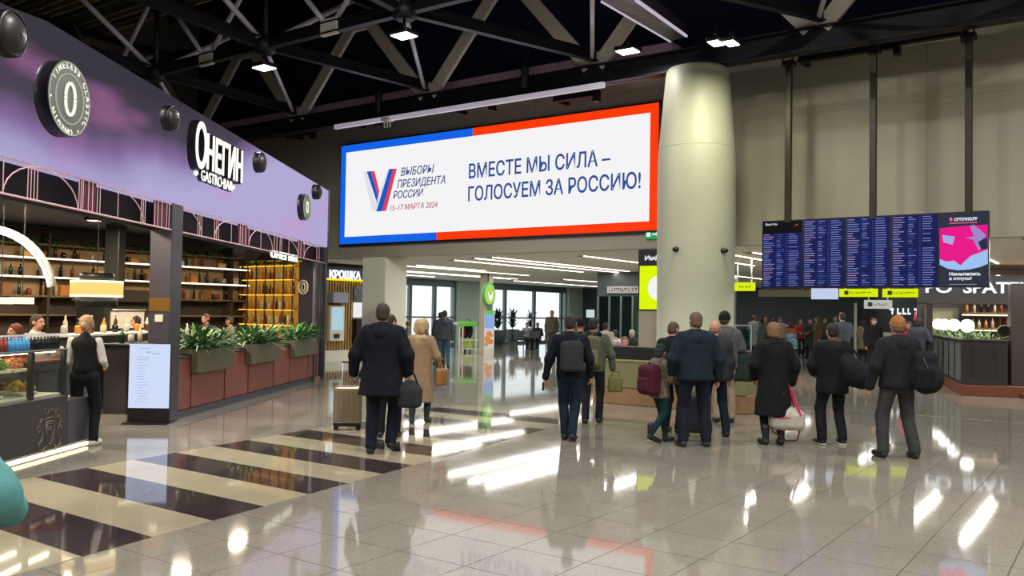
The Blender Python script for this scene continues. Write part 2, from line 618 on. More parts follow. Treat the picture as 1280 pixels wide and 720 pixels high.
# duct above the chord, pink light painted into its colour; conduits, light line below
o = MB(UV).box(-27, -8.6, 18.3, 18.8, 7.7, 8.05).build('air_duct', mat('duct_pink_lit', 'b493ac', rough=0.5))
tag(o, 'rectangular duct behind the main roof truss, pink light painted into its colour', 'duct')
o = MB(UV).box(-18.6, -9.8, TVv - .26, TVv - .16, 6.93, 7.05).build('linear_lamp', mat('lamp_body_white', 'c9c3d0', rough=0.4, emit='d8d0e0', estr=.35))
tag(o, 'long thin pale batten fixed under the truss above the big screen', 'lamp')
for k, (px, py, w) in enumerate(((455, 152, 1.3), (590, 133, 1.5), (720, 121, 1.3), (1060, 66, 2.0), (1160, 47, 1.4), (375, 168, 1.3))):
    q = UV.hit(px, py, 18.4)
    b = MB(UV).box(q[0] - w / 2, q[0] + w / 2, 18.35, 18.5, q[2] - .05, q[2] + .08).box(q[0] + w / 2 - .12, q[0] + w / 2, 18.3, 18.5, q[2] - .2, q[2] + .1)
    b.bar((q[0] - w / 2, 18.42, q[2]), (q[0] - w / 2, WV + .02, q[2] + .05), .08, .08)
    o = b.build('track_bracket', M_BLACK)
    tag(o, 'black bracket arm on the wall top, ' + ('above the left end of the screen', 'above the middle of the screen', 'above the right end of the screen', 'between the left and middle board posts', 'between the middle and right board posts', 'left of the screen near the shop fascia')[k], 'bracket')
q = UV.hit(484, 152, 17.3)
b = MB(UV).lathe((q[0], 17.3, q[2]), [(.05, .12), (.17, .08), (.17, .02), (.08, 0)][::-1], 14)
for dx in (-.1, 0, .1):
    b.tube([(q[0] + dx, 17.3, q[2]), (q[0] + dx, 17.3, q[2] - .16)], .02, 6)
b.tube([(q[0], 17.3, q[2] + .1), (q[0], 17.34, ZC0)], .03, 6)
tag(b.build('access_point', M_WHITEP), 'small white antenna box hanging under the truss left of the screen', 'antenna')

# ---- secondary space truss nearer the camera
V2, Z2 = 12.35, 7.48
NU = [-23.9, -19.75, -15.58, -11.43, -7.25, -3.1, 1.05]
st = thing('secondary_roof_truss', 'dark secondary roof truss with thin light tube webs hung over the hall', 'truss', UV.w((-12, V2, Z2)))


def ibeam(p, q, name, parent, h=.22, w=.16):
    MB(UV).bar(p, q, w, .03).build(name, M_STEEL_D, parent)
    p2, q2 = (p[0], p[1], p[2] + h), (q[0], q[1], q[2] + h)
    MB(UV).bar(p2, q2, w, .03).bar((p[0], p[1], p[2] + h / 2), (q[0], q[1], q[2] + h / 2), .03, h).build(name, M_STEEL_D, parent)


for i in range(len(NU) - 1):
    ibeam((NU[i], V2, Z2), (NU[i + 1], V2, Z2), 'bottom_chord', st)
ibeam((-26, V2, 9.5), (3, V2, 9.5), 'top_chord', st)
for i, a in enumerate(NU):
    MB(UV).lathe((a, V2, Z2 - .12), [(.16, 0), (.24, .06), (.24, .3), (.14, .38)], 12).build('node_joint', M_STEEL_D, st)
    MB(UV).tube([(a, V2, Z2), (a, V2, 9.6)], .06, 8).build('hanger', M_STEEL_D, st)
    MB(UV).tube([(a, V2, Z2 + .1), (a, V2 - 2.6, 9.3)], .065, 8).build('web_tube', M_STEEL_L, st)
    MB(UV).tube([(a, V2, Z2 + .1), (a, V2 + 2.6, 9.35)], .065, 8).build('web_tube', M_STEEL_L, st)
    if i + 1 < len(NU):
        m_ = (a + NU[i + 1]) / 2
        MB(UV).cbox(m_ - .25, m_ + .25, V2 - .06, V2 + .06, Z2 - .05, Z2 + .3, .02).build('gusset_plate', M_STEEL_G, st)
        MB(UV).tube([(m_ + .12, V2, Z2 + .2), (NU[i + 1] - .2, V2, 9.5)], .055, 8).build('web_tube', M_STEEL_L, st)
        MB(UV).tube([(m_ - .12, V2, Z2 + .2), (a + .2, V2, 9.5)], .055, 8).build('web_tube', M_STEEL_L, st)
for i, a in enumerate(NU[:-1]):
    mu = NODE[i + 1] if i + 1 < len(NODE) else a
    ibeam((a, V2, Z2), (NODE[i + 1] + .2, TVv - .25, 7.56), 'link_beam', st)
    MB(UV).tube([(a, V2, Z2 + .05), (NODE[i] + .1 if i else -26, TVv - .25, 7.6)], .05, 8).build('brace_tube', M_STEEL_L, st)
for q in ((-16.9, 17.28), (-12.0, 17.28)):
    MB(UV).tube([(q[0], q[1], ZC1 - .3), (q[0], q[1], 8.1)], .1, 8).build('short_post', M_STEEL_D, st)
# a row nearer still, above the camera, beams running back over the hall
st2 = thing('near_roof_truss', 'dark roof beams crossing overhead near the left shop corner', 'truss', UV.w((-12, 7.5, 9.3)))
for i, a in enumerate(NU):
    ibeam((a, V2 - .2, Z2), (a + .1, 4.5, Z2 + .4), 'long_beam', st2)
    ibeam((a, V2 - 2.6, 9.3), (a, 17.2, 9.35), 'top_beam', st2, .16)
o = MB(UV).tube([(-27, 10.5, 10.8), (-2, 10.5, 10.8)], .42, 20).build('ventilation_duct', mat('duct_grey', '6a6874', rough=0.5, metal=0.0))
tag(o, 'large round dark ventilation duct running under the roof', 'duct')
o = MB(UV).tube([(-29, 15.4, 11.3), (0, 15.4, 11.3)], .3, 16).build('ventilation_duct', MATS['duct_grey'])
tag(o, 'slimmer dark round ventilation duct behind the secondary truss', 'duct')
# louvre grilles, top left
M_LOUV = mat('louvre_brown', '8a7d55', rough=0.6)
M_LOUVG = mat('louvre_green', '35604f', rough=0.6)
lv = thing('roof_louvre', 'brown and green slatted louvre panel under the roof, top left', 'louvre', FA.w((15, 2.5, 9.2)))
lc = UV.l(gnd(70, 6, 9.6))
for k in range(16):
    MB(UV).bar((lc[0] - 4, lc[1] - 2.0 + k * .26, 9.6), (lc[0] + 4.5, lc[1] - 2.0 + k * .26, 9.6), .05, .14).build('slat', M_LOUVG if k % 4 == 2 else M_LOUV, lv)
MB(UV).box(lc[0] - 4, lc[0] + 4.5, lc[1] - 2.1, lc[1] + 2.1, 9.75, 9.8).build('backing', M_DECK, lv)
# long light trough at upper right of screen
o = thing('light_trough', 'dark trough with a thin bright edge line hanging above the round column', 'trough', UV.w((-6, 12, 9)))
pa, pb = dep(752, 2, 13.5), dep(838, 52, 17.6)
pc, pd = dep(795, 0, 13.5), dep(858, 45, 17.6)
MB().tube([pa, pb], .02, 6).build('edge_line', glow('edge_line', 'cfc4d8', .8), o)
MB().tube([pc, pd], .03, 6).build('edge_line', MATS['glow_edge_line'], o)
up = np.array([0, 0, .25])
b = MB()
b.add([pa, pb, pd, pc, pa + up, pb + up, pd + up, pc + up], [(0, 3, 2, 1), (4, 5, 6, 7), (0, 1, 5, 4), (1, 2, 6, 5), (2, 3, 7, 6), (3, 0, 4, 7)])
b.build('trough_body', mat('trough_mauve', '2a2230', rough=0.5), o)


# ================================================================ HALL LAMPS
def hall_lamp(a, v_, z, label, on=True, tilt=0, grp=None, w=HALL_LAMP_W):
    t = thing('high_bay_lamp', label, 'lamp', UV.w((a, v_, z)), grp)
    h_ = .5 if w == 90 else 1.0
    MB(UV).cbox(a - .24 * h_, a + .24 * h_, v_ - .2, v_ + .2, z, z + .09, .02).build('housing', M_BLACK, t)
    MB(UV).box(a - .2 * h_, a + .2 * h_, v_ - .16, v_ + .16, z - .012, z + .001).build('diffuser', glow('hall_lamp', 'fff6e8', 14), t)
    MB(UV).tube([(a, v_, z + .08), (a, v_, z + .3)], .03, 6).build('stem', M_BLACK, t)
    ld = bpy.data.lights.new('lamp_light', 'AREA')
    ld.shape = 'RECTANGLE'
    ld.size, ld.size_y = .4, .32
    ld.energy = w
    ld.color = (1.0, .97, .92) if w != 90 else (1, 1, .7)
    l = bpy.data.objects.new('lamp_light', ld)
    COL.objects.link(l)
    l.parent = t
    l.location = (0, 0, -.03)
    return t


hall_lamp(NU[1 + 1], V2, Z2 - .42, 'bright square lamp under the truss joint nearest the shop corner')
hall_lamp(NU[2 + 1], V2, Z2 - .42, 'bright square lamp under the truss joint above the left part of the screen')
q = UV.hit(801, 73, 16.9)
hall_lamp(q[0], 16.3, q[2], 'bright flat lamp beside the top of the round column', w=40)
for px in (895, 914):
    q = UV.hit(px, 54, 15.2)
    hall_lamp(q[0], 15.2, q[2], '%s of the two small bright lamps above the round column' % ('left' if px < 900 else 'right'), w=90)
for a in (-7.25, -1.5, 4.2, 9.5):
    hall_lamp(a, 6.2, 9.0, 'square lamp hung high over the hall', grp='high lamps over the hall', w=HALL_LAMP_W * 1.9)
for a in (-9.0, -3.1, 3.5, 9.5):
    hall_lamp(a, -3, 9.0, 'square lamp hung high over the hall', grp='high lamps over the hall', w=HALL_LAMP_W * 1.9)
for a in (1.05, 6.5, 12):
    hall_lamp(a, 13.0, 8.0, 'square lamp hung high over the hall', grp='high lamps over the hall')

# ================================================================ BIG LED SCREEN
UL, UR, ZB, ZT = -20.1, -9.24, 3.79, 6.86
YS = WV - .12
sc = thing('advertising_screen', 'huge lit white screen with blue and red border and Cyrillic election slogan', 'screen', UV.w(((UL + UR) / 2, WV, ZB)))
MB(UV).cbox(UL - .05, UR + .05, YS, WV - .005, ZB - .05, ZT + .05, .01).build('casing', M_BLACK, sc)
MB(UV).box(UL + .02, UR - .02, YS - .012, YS, ZB + .02, ZT - .02).build('display_face', glow('screen_white', 'f4f3f5', 1.0), sc)
bl, rd = glow('screen_blue', '1263e6', 1.0), glow('screen_red', 'fb3a05', 1.0)
y0, y1 = YS - .016, YS - .01
um, ub = UL + 5.2, UL + 3.95
bw = .22
MB(UV).box(UL, UL + bw, y0, y1, ZB, ZT).box(UL, um, y0, y1, ZT - bw, ZT).box(UL, ub, y0, y1, ZB, ZB + bw).build('blue_border', bl, sc)
MB(UV).box(UR - bw, UR, y0, y1, ZB, ZT).box(um, UR, y0, y1, ZT - bw, ZT).box(ub, UR, y0, y1, ZB, ZB + bw).build('red_border', rd, sc)
tb_ = glow('screen_text_blue', '2d4f96', 1.0)
tn_ = glow('screen_text_navy', '40568a', 1.0)
trd = glow('screen_text_red', 'b5504f', 1.0)


def fit_text(body, px0, px1, pyb0, cap_px, m, name='lettering', shear=0.0, bold=.02, parent=sc):
    """place lettering on the screen between two pixel columns measured on the photograph"""
    a = UV.hit(px0, pyb0, YS - .02)
    t = text(name, body, UV, a[0], YS - .014, a[2], cap_px, m, parent, depth=.006, bold=bold, shear=shear)
    V = np.array([v.co[:] for v in t.data.vertices])
    return t, a


def wide_text(body, xl, xr, zb, cap, m, shear=0.0, bold=.015, fr=UV, y=None, parent=None, name='lettering', depth=.006, kind=None, label=None):
    """lettering stretched to run from xl to xr"""
    t = text('probe', body, WORLD, 0, 0, 0, cap, m, None, depth=depth, shear=shear, bold=bold)
    V = np.array([v.co[:] for v in t.data.vertices])
    w0, x0 = V[:, 0].max() - V[:, 0].min(), V[:, 0].min() + OFF[t.name][0]
    bpy.data.objects.remove(t)
    s = (xr - xl) / w0
    return text(name, body, fr, xl - x0 * s, y, zb, cap, m, parent, depth=depth, xs=s, shear=shear, bold=bold, kind=kind, label=label)


def scr(body, px0, py0, px1, cap, m, shear=0.0, bold=.02):
    a = UV.hit(px0, py0, YS)
    b = UV.hit(px1, py0, YS)
    wide_text(body, a[0], b[0], a[2], cap, m, shear, bold, y=YS - .013, parent=sc)


scr('ВМЕСТЕ МЫ СИЛА –', 586.5, 223, 763, .40, tb_, bold=.02)
scr('ГОЛОСУЕМ ЗА РОССИЮ!', 585.5, 251.5, 801, .40, tb_, bold=.02)
scr('ВЫБОРЫ', 501.5, 220, 543, .24, tn_, .22, .015)
scr('ПРЕЗИДЕНТА', 497, 235, 557, .235, tn_, .22, .015)
scr('РОССИИ', 492, 248.5, 529.5, .225, tn_, .22, .015)
scr('15–17 МАРТА 2024', 488, 263.5, 547, .17, trd, .22, .0)


def scrp(pts, m, dy=0.0, name='emblem'):
    P = [UV.hit(a, b, YS) for a, b in pts]
    MB(UV).prism([(p[0], p[2]) for p in P], YS - .018 - dy, YS - .01).build(name, m, sc)


vw, vb, vr = glow('v_white', 'dfe0e8', 1.0), glow('v_blue', '1d57c4', 1.0), glow('v_red', 'e0405c', 1.0)
scrp([(454.5, 215), (459, 214.5), (472.5, 263), (466, 264)], vw)
scrp([(459, 214.5), (464, 214), (473, 246), (472.5, 256)], vb)
scrp([(464, 214), (468.5, 214), (474.5, 239), (473, 246)], vr)
scrp([(485, 212), (489, 211.5), (479, 248), (475.5, 264), (466, 264), (473, 246)], vw)
scrp([(487, 211.5), (492, 211), (478, 264), (471, 264.5)], vb, .002)
scrp([(492, 211), (496.5, 210.8), (483, 263.5), (478, 264)], vr, .002)
ex = thing('exit_sign', 'small green emergency exit sign under the lower right corner of the big screen', 'sign', UV.w((-9.3, WV, 3.6)))
q = UV.hit(815, 293, WV - .1)
MB(UV).box(q[0] - .2, q[0] + .2, WV - .08, WV - .003, q[2] - .1, q[2] + .1).build('sign_box', glow('exit_green', '2f9a6a', 1.0), ex)
MB(UV).prism([(q[0] - .15, q[2] - .05), (q[0] - .05, q[2] - .05), (q[0] - .05, q[2] + .06), (q[0] - .15, q[2] + .06)], WV - .085, WV - .078).prism([(q[0], q[2] - .01), (q[0] + .1, q[2] - .01), (q[0] + .1, q[2] - .04), (q[0] + .16, q[2] + .01), (q[0] + .1, q[2] + .05), (q[0] + .1, q[2] + .02), (q[0], q[2] + .02)], WV - .085, WV - .078).build('pictogram', glow('exit_white', 'e8fff4', 1.0), ex)

# ================================================================ DEPARTURE BOARD
BV = 18.0
posts_u = [-5.80, -4.13, -2.45]
for k, a in enumerate(posts_u):
    b = MB(UV).cbox(a - .06, a + .06, BV - .06, BV + .06, 3.7, 7.06, .008)
    o = b.build('hanging_post', mat('post_brown', '2b261d', rough=0.4, metal=0.4))
    tag(o, '%s of the three thin dark posts holding up the departure board' % ('leftmost', 'middle one', 'rightmost')[k], 'post')
    MB(UV).box(a - .12, a + .12, BV - .12, BV + .12, 6.98, 7.08).tube([(a - .1, BV - .1, 7.05), (a - .1, BV - .1, 7.5)], .02, 6).tube([(a + .1, BV - .1, 7.05), (a + .1, BV - .1, 7.5)], .02, 6).build('clamp', M_STEEL_D, o)
bd = thing('departure_board', 'wide black flight board of four blue timetable panels under three posts', 'display', UV.w((-4.6, BV, 2.36)))
bx0 = UV.hit(953, 320, BV)[0]
bx1 = UV.hit(1236.3, 320, BV)[0]
ad0 = UV.hit(1174, 320, BV)[0]
bz0, bz1 = 2.355, 3.765
MB(UV).box(bx0, bx1, BV - .02, BV + .12, bz0, bz1).build('casing', M_BLACK, bd)
pn = glow('board_navy', '131b50', 1.0)
tx = [glow('board_text', '7c89cc', 1.0), glow('board_text_pink', 'a58fc0', 1.0), glow('board_text_dim', '3f50a0', 1.0)]
rng = random.Random(3)
pw = (ad0 - bx0) / 4
for k in range(4):
    a = bx0 + k * pw + .02
    b = a + pw - .04
    top = bz1 - (.27 if k == 0 else .03)
    f = MB(UV).box(a, b, BV - .028, BV - .02, bz0 + .02, bz1 - .02).build('timetable_panel', pn if k else pn, bd)
    wd_ = b - a
    rows = 25 if k == 0 else 29
    dz = (top - bz0 - .04) / rows
    bt = [MB(UV), MB(UV), MB(UV)]
    for r in range(rows):
        z = top - (r + .75) * dz
        h = dz * .28
        y = (BV - .032, BV - .027)
        L1 = rng.uniform(.12, .3) * wd_
        xs = a + .015
        bt[1 if rng.random() < .55 else 0].box(xs, xs + L1, *y, z, z + h)
        if rng.random() < .9:
            bt[0 if rng.random() < .5 else 2].box(a + .36 * wd_, a + (.36 + rng.uniform(.08, .2)) * wd_, *y, z, z + h)
        bt[2].box(a + .60 * wd_, a + .63 * wd_, *y, z, z + h)
        if rng.random() < .93:
            bt[0].box(a + .67 * wd_, a + (.67 + rng.uniform(.17, .27)) * wd_, *y, z, z + h * .9)
    for q_, m_ in zip(bt, tx):
        q_.build('flight_lines', m_, f, kind='stuff')
    if k == 0:
        MB(UV).box(a, b, BV - .031, BV - .027, top + .0, bz1 - .02).build('header', glow('board_header', '05060c', 1), f)
        text('lettering', 'Вылеты', UV, a + .05, BV - .031, bz1 - .1, .05, glow('board_white', 'd0d4e4', 1), f, depth=.004, bold=.02)
        MB(UV).prism([(a + .66, bz1 - .13), (a + .74, bz1 - .06), (a + .7, bz1 - .1), (a + .75, bz1 - .11)], BV - .034, BV - .03).build('aeroplane_mark', glow('board_red', 'd0453c', 1), f)
ad = MB(UV).box(ad0 + .01, bx1 - .02, BV - .03, BV - .02, bz0 + .02, bz1 - .02).build('advert_panel', glow('ad_dark', '2b3040', 1.0), bd)
ax = lambda px, py: tuple(UV.hit(px, py, BV)[i] for i in (0, 2))
yy = (BV - .034, BV - .029)
arc = [ax(1175, 331), ax(1185, 336), ax(1198, 338), ax(1212, 337), ax(1225, 334), ax(1235, 330)]
MB(UV).prism([ax(1175, 286), ax(1190, 284), ax(1214, 282), ax(1235, 281)] + arc[::-1], *yy).build('pink_field', glow('ad_pink', 'e8108a', 1), ad)
MB(UV).prism([ax(1175, 324), ax(1183, 327), ax(1193, 326), ax(1201, 332), ax(1207, 326), ax(1214, 320), ax(1222, 317), ax(1235, 312)] + arc[::-1], BV - .038, BV - .033).build('cloud', glow('ad_cloud', '9dc0f0', 1), ad)
MB(UV).prism([ax(1213, 283), ax(1217, 281), ax(1231, 292), ax(1234, 300), ax(1224, 314), ax(1217, 300), ax(1207, 297), ax(1218, 296)], BV - .040, BV - .033).build('figure', glow('ad_lilac', '9d86c8', 1), ad)
MB(UV).prism([ax(1223, 303), ax(1234, 296), ax(1235, 311), ax(1227, 312)], BV - .042, BV - .038).build('wing', glow('ad_navy', '232a44', 1), ad)
MB(UV).prism([ax(1178, 294), ax(1194, 296), ax(1191, 306), ax(1180, 303)], BV - .040, BV - .033).build('parcel', glow('ad_sky', '9fb2e6', 1), ad)
wh = glow('ad_white', 'eceef4', 1)
wide_text('СУТОЧНО.РУ', ax(1193, 277)[0], ax(1222, 276)[0], ax(1193, 276.5)[1], .055, wh, bold=.05, y=BV - .03, parent=ad)
wide_text('Намылились', ax(1187, 345)[0], ax(1226, 345)[0], ax(1187, 344.5)[1], .06, wh, bold=.04, y=BV - .03, parent=ad)
wide_text('в отпуск?', ax(1187, 351)[0], ax(1215, 351)[0], ax(1187, 350)[1], .055, wh, bold=.04, y=BV - .03, parent=ad)
MB(UV).box(ax(1187, 356)[0], ax(1221, 356)[0], *yy, ax(1187, 356)[1], ax(1187, 356)[1] + .012).build('fine_print', glow('ad_dim', '8a8f9a', 1), ad)
MB(UV).prism([ax(1187, 273), ax(1190, 272), ax(1191, 276), ax(1188, 277)], *yy).box(ax(1187, 280)[0], ax(1222, 279)[0], *yy, ax(1187, 280)[1], ax(1187, 280)[1] + .014).build('logo_mark', glow('ad_pinklight', 'f06a9a', 1), ad)

# signs beneath / behind the board
Y_ = glow('sign_yellow', 'dcf000', .95)
M_SIGND = mat('sign_dark_ink', '2a2c14', rough=0.6)


def tick_line(fr, x0, x1, y0, y1, z, h, m, parent, seed=1):
    """far lettering too small to read in the photograph: a row of stroke marks"""
    r_ = random.Random(seed)
    q_ = MB(fr)
    x = x0
    while x < x1:
        w = h * r_.uniform(.3, .7)
        if r_.random() < .5:
            q_.box(x, min(x + w, x1), y0, y1, z, z + h * .3).box(x, x + w * .35, y0, y1, z, z + h)
        else:
            q_.box(x, min(x + w, x1), y0, y1, z + h * .65, z + h).box(x + w * .5, min(x + w * .85, x1), y0, y1, z, z + h)
        x += w + h * r_.choice([.18, .18, .18, .5])
    o = q_.build('lettering', m, parent)
    return o


def hung_sign(px0, px1, py0, py1, Y, name, label, m, words=None, marks=True):
    a = dep(px0, py0, Y)
    la = UV.l(a)
    b = UV.hit(px1, py1, la[1])
    w = b[0] - la[0]
    t = thing(name, label, 'sign', UV.w(((la[0] + b[0]) / 2, la[1], b[2])))
    MB(UV).box(la[0], b[0], la[1], la[1] + .14, b[2], la[2]).build('face', m, t)
    h = la[2] - b[2]
    for f in (.15, .85):
        MB(UV).tube([(la[0] + w * f, la[1] + .07, la[2]), (la[0] + w * f, la[1] + .07, 3.4)], .02, 6).build('hanger', M_STEEL_L, t)
    if marks:
        MB(UV).box(la[0] + .14 * w, la[0] + .14 * w + h * .5, la[1] - .006, la[1], b[2] + h * .25, b[2] + h * .75).build('pictogram', M_SIGND, t)
    if words:
        tick_line(UV, la[0] + .28 * w, la[0] + .85 * w, la[1] - .005, la[1], b[2] + h * .38, h * .24, M_SIGND, t)
    return t


hung_sign(1049, 1096, 361, 371, 24.5, 'direction_sign', 'left yellow overhead sign below the departure board', Y_, 'Стойки регистрации')
hung_sign(1103, 1151, 361, 371.5, 24.5, 'direction_sign', 'right yellow overhead sign below the departure board', Y_, 'Выход в город')
hung_sign(917, 942, 353, 363.5, 24.5, 'direction_sign', 'short yellow overhead sign just right of the round column', Y_, 'Выход', False)
hung_sign(1080, 1114, 375, 386, 27, 'direction_sign', 'white overhead sign below the left yellow sign', glow('sign_white', 'c9ccc4', .8), 'Gate   Info')
hung_sign(1014, 1046, 360.5, 374, 23, 'monitor', 'pale blue lit monitor hanging left of the yellow signs', glow('monitor_pale', 'c3cdea', 1.0), None, False)
hung_sign(1146, 1164, 375, 386.5, 33, 'monitor', 'small sky blue lit monitor hanging far behind the bar', glow('monitor_sky', 'a6c4ec', 1.0), None, False)
hung_sign(948, 1012, 362, 371, 34, 'soffit_panel', 'long beige suspended panel above the crowd on the right', mat('soffit_beige', '9c9580', rough=.6), None, False)

# ================================================================ LEFT SHOP : facade
ZF0, ZF1 = 3.34, 4.9
SE = 22.2                       # far end of the facade
M_SHOPD = mat('shop_charcoal', '2e2b33', rough=0.45)
M_SHOPG = mat('shop_grey_metal', '4a4750', rough=0.35, metal=0.4)


def media_material():
    m = mat('facade_media_print', '777777', rough=0.8, spec=.0)
    nt = m.node_tree
    N, L = nt.nodes, nt.links
    b = N['Principled BSDF']
    tc = N.new('ShaderNodeTexCoord')
    sp = N.new('ShaderNodeSeparateXYZ')
    L.new(tc.outputs['Object'], sp.inputs[0])

    def math_(op, a, b_, clamp=False):
        n = N.new('ShaderNodeMath')
        n.operation = op
        n.use_clamp = clamp
        for i, q in enumerate((a, b_)):
            if isinstance(q, (int, float)):
                n.inputs[i].default_value = q
            else:
                L.new(q, n.inputs[i])
        return n.outputs[0]
    # object space: y runs along the facade (metres from the print's middle), z up from its foot
    s_, z_ = sp.outputs['Y'], sp.outputs['Z']
    nz = N.new('ShaderNodeTexNoise')
    nz.inputs['Scale'].default_value = .45
    nz.inputs['Detail'].default_value = 3
    L.new(tc.outputs['Object'], nz.inputs['Vector'])
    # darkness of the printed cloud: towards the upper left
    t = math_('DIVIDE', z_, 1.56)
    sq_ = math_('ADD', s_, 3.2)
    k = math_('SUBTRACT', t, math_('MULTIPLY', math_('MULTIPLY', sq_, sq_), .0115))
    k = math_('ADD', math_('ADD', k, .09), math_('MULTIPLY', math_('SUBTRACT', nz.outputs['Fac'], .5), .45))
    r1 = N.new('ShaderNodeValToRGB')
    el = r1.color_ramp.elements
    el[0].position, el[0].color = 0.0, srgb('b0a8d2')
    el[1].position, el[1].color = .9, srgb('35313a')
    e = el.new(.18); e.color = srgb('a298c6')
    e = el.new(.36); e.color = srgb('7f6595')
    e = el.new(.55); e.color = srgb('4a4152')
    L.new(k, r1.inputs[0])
    # pink smear
    wv = N.new('ShaderNodeTexNoise')
    wv.inputs['Scale'].default_value = .8
    wv.inputs['Detail'].default_value = 2
    mp = N.new('ShaderNodeMapping')
    mp.inputs['Location'].default_value = (0, 3.1, 0)
    mp.inputs['Rotation'].default_value = (.7, 0, 0)
    mp.inputs['Scale'].default_value = (1, .5, 1.6)
    L.new(tc.outputs['Object'], mp.inputs[0])
    L.new(mp.outputs[0], wv.inputs['Vector'])
    r2 = N.new('ShaderNodeValToRGB')
    r2.color_ramp.elements[0].position, r2.color_ramp.elements[0].color = .54, (0, 0, 0, 1)
    r2.color_ramp.elements[1].position, r2.color_ramp.elements[1].color = .70, (1, 1, 1, 1)
    L.new(wv.outputs['Fac'], r2.inputs[0])
    mx = N.new('ShaderNodeMix')
    mx.data_type = 'RGBA'
    L.new(math_('MULTIPLY', r2.outputs[0], .28), mx.inputs[0])
    L.new(r1.outputs[0], mx.inputs[6])
    mx.inputs[7].default_value = srgb('d583c8')
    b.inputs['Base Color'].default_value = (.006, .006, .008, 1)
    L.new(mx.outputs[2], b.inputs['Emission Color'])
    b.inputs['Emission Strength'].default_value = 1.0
    return m


fas = MB(FA).prism([(5.0, ZF0), (SE, ZF0), (SE, ZF1 - .12), (9.9, ZF1 + .1), (9.2, ZF1 + .02), (5.0, ZF1 - .2)], 0, .5).build('facade_fascia', media_material())
tag(fas, 'long purple and lilac cloud-printed fascia over the gastro bar', 'fascia')
struct(MB(FA).box(5, SE, .5, 9, ZF0 + .1, ZF0 + .4).build('trim_3', M_SHOPD))     # roof slab of the shop
cor = MB(FA).box(SE - .03, SE + .03, -.02, .5, 2.9, ZF1 - .1).build('fascia_end_trim', M_SHOPG)
cor.parent = fas
cor.matrix_parent_inverse = Matrix.Translation(-Vector(OFF[fas.name]))
cor.data.transform(Matrix.Translation(Vector(OFF[cor.name])))
cor.location = (0, 0, 0)


def on_fa(px, py, y=0.0):
    return FA.hit(px, py, y)


def disc_sign(px, py, r, label, ring_text, thick=.16, big=True):
    q = on_fa(px, py)
    t = thing('round_logo_sign', label, 'sign', FA.w((q[0], 0, q[2] - r)))
    MB(FA).lathe((q[0], 0, q[2]), [(r, 0), (r, -thick)], 32, 'y').build('drum', mat('sign_drum', '15181a', rough=.35), t)
    MB(FA).lathe((q[0], -thick, q[2]), [(r * .97, 0), (r * .97, -.006)], 32, 'y').build('face', mat('sign_face', '4a4d49', rough=.5, emit='4f5650', estr=.5), t)
    gl = glow('logo_light', 'f3f3e0', 1.1)
    rim = glow('logo_rim', 'b9bfa8', .8)
    for rr in (.95, .66):
        MB(FA).tube([(q[0] + r * rr * math.cos(w), -thick - .01, q[2] + r * rr * math.sin(w)) for w in np.linspace(0, 2 * math.pi, 33)[:-1]], r * .02, 6, True).build('ring', rim, t)
    for s in (-1, 1):
        pts = [(q[0] + s * (.06 * r + .2 * r * math.sin(w)), -thick - .012, q[2] + (.1 * r + .26 * r * 1.05 * (1 - math.cos(w) * 1)) * 1) for w in np.linspace(0, math.pi * .5, 7)]
        for zz in (1, -1):
            P = [(q[0] + s * .22 * r * math.cos(w), -thick - .014, q[2] + zz * (.06 * r + .36 * r * math.sin(w))) for w in np.linspace(0.0, math.pi * .5, 9)]
            MB(FA).tube(P, r * .045, 6).build('letter_stroke', gl, t)
        MB(FA).ball((q[0] + s * .22 * r, -thick - .014, q[2]), r * .05, 8).build('letter_dot', gl, t)
    if ring_text:
        n = len(ring_text)
        for i, chh in enumerate(ring_text):
            if chh == ' ':
                continue
            w = math.radians(150) - 2 * math.pi * i / n
            text('lettering', chh, FA, q[0] + r * .80 * math.cos(w) + r * .08 * math.sin(w) * .0 - 0 * r, -thick - .006, q[2] + r * .80 * math.sin(w), r * .17, gl, t, depth=.006, align='CENTER', rot=w - math.pi / 2, bold=.02)
    return t


disc_sign(70, 124, .44, 'large round lit logo sign with letters around its rim, left on the fascia', 'TIMELESS CLASSIC • ONEGIN •  ')
disc_sign(376, 259, .30, 'small round lit logo sign at the far right end of the fascia', None, .14)
# wall speakers
for px, py, r, lab in ((4, 42, .25, 'round black porthole speaker cut by the left picture edge'), (207, 148, .19, 'round black domed speaker between the big logo and the shop name'),
                       (320, 203, .2, 'round black speaker just right of the lit shop name'), (392, 240, .18, 'round black speaker near the far end of the fascia')):
    q = on_fa(px, py)
    t = thing('wall_speaker', lab, 'speaker', FA.w((q[0], 0, q[2] - r)))
    MB(FA).lathe((q[0], 0, q[2]), [(r, 0), (r, -.1), (r * .93, -.14), (r * .84, -.12)], 28, 'y').build('ring', M_BLACK, t)
    MB(FA).lathe((q[0], -.1, q[2]), [(r * .84, 0), (r * .8, -.03), (r * .55, -.075), (r * .25, -.1), (.001, -.105)], 24, 'y').build('dome', mat('speaker_dome', '2e2b2d', rough=.42, metal=.2), t)
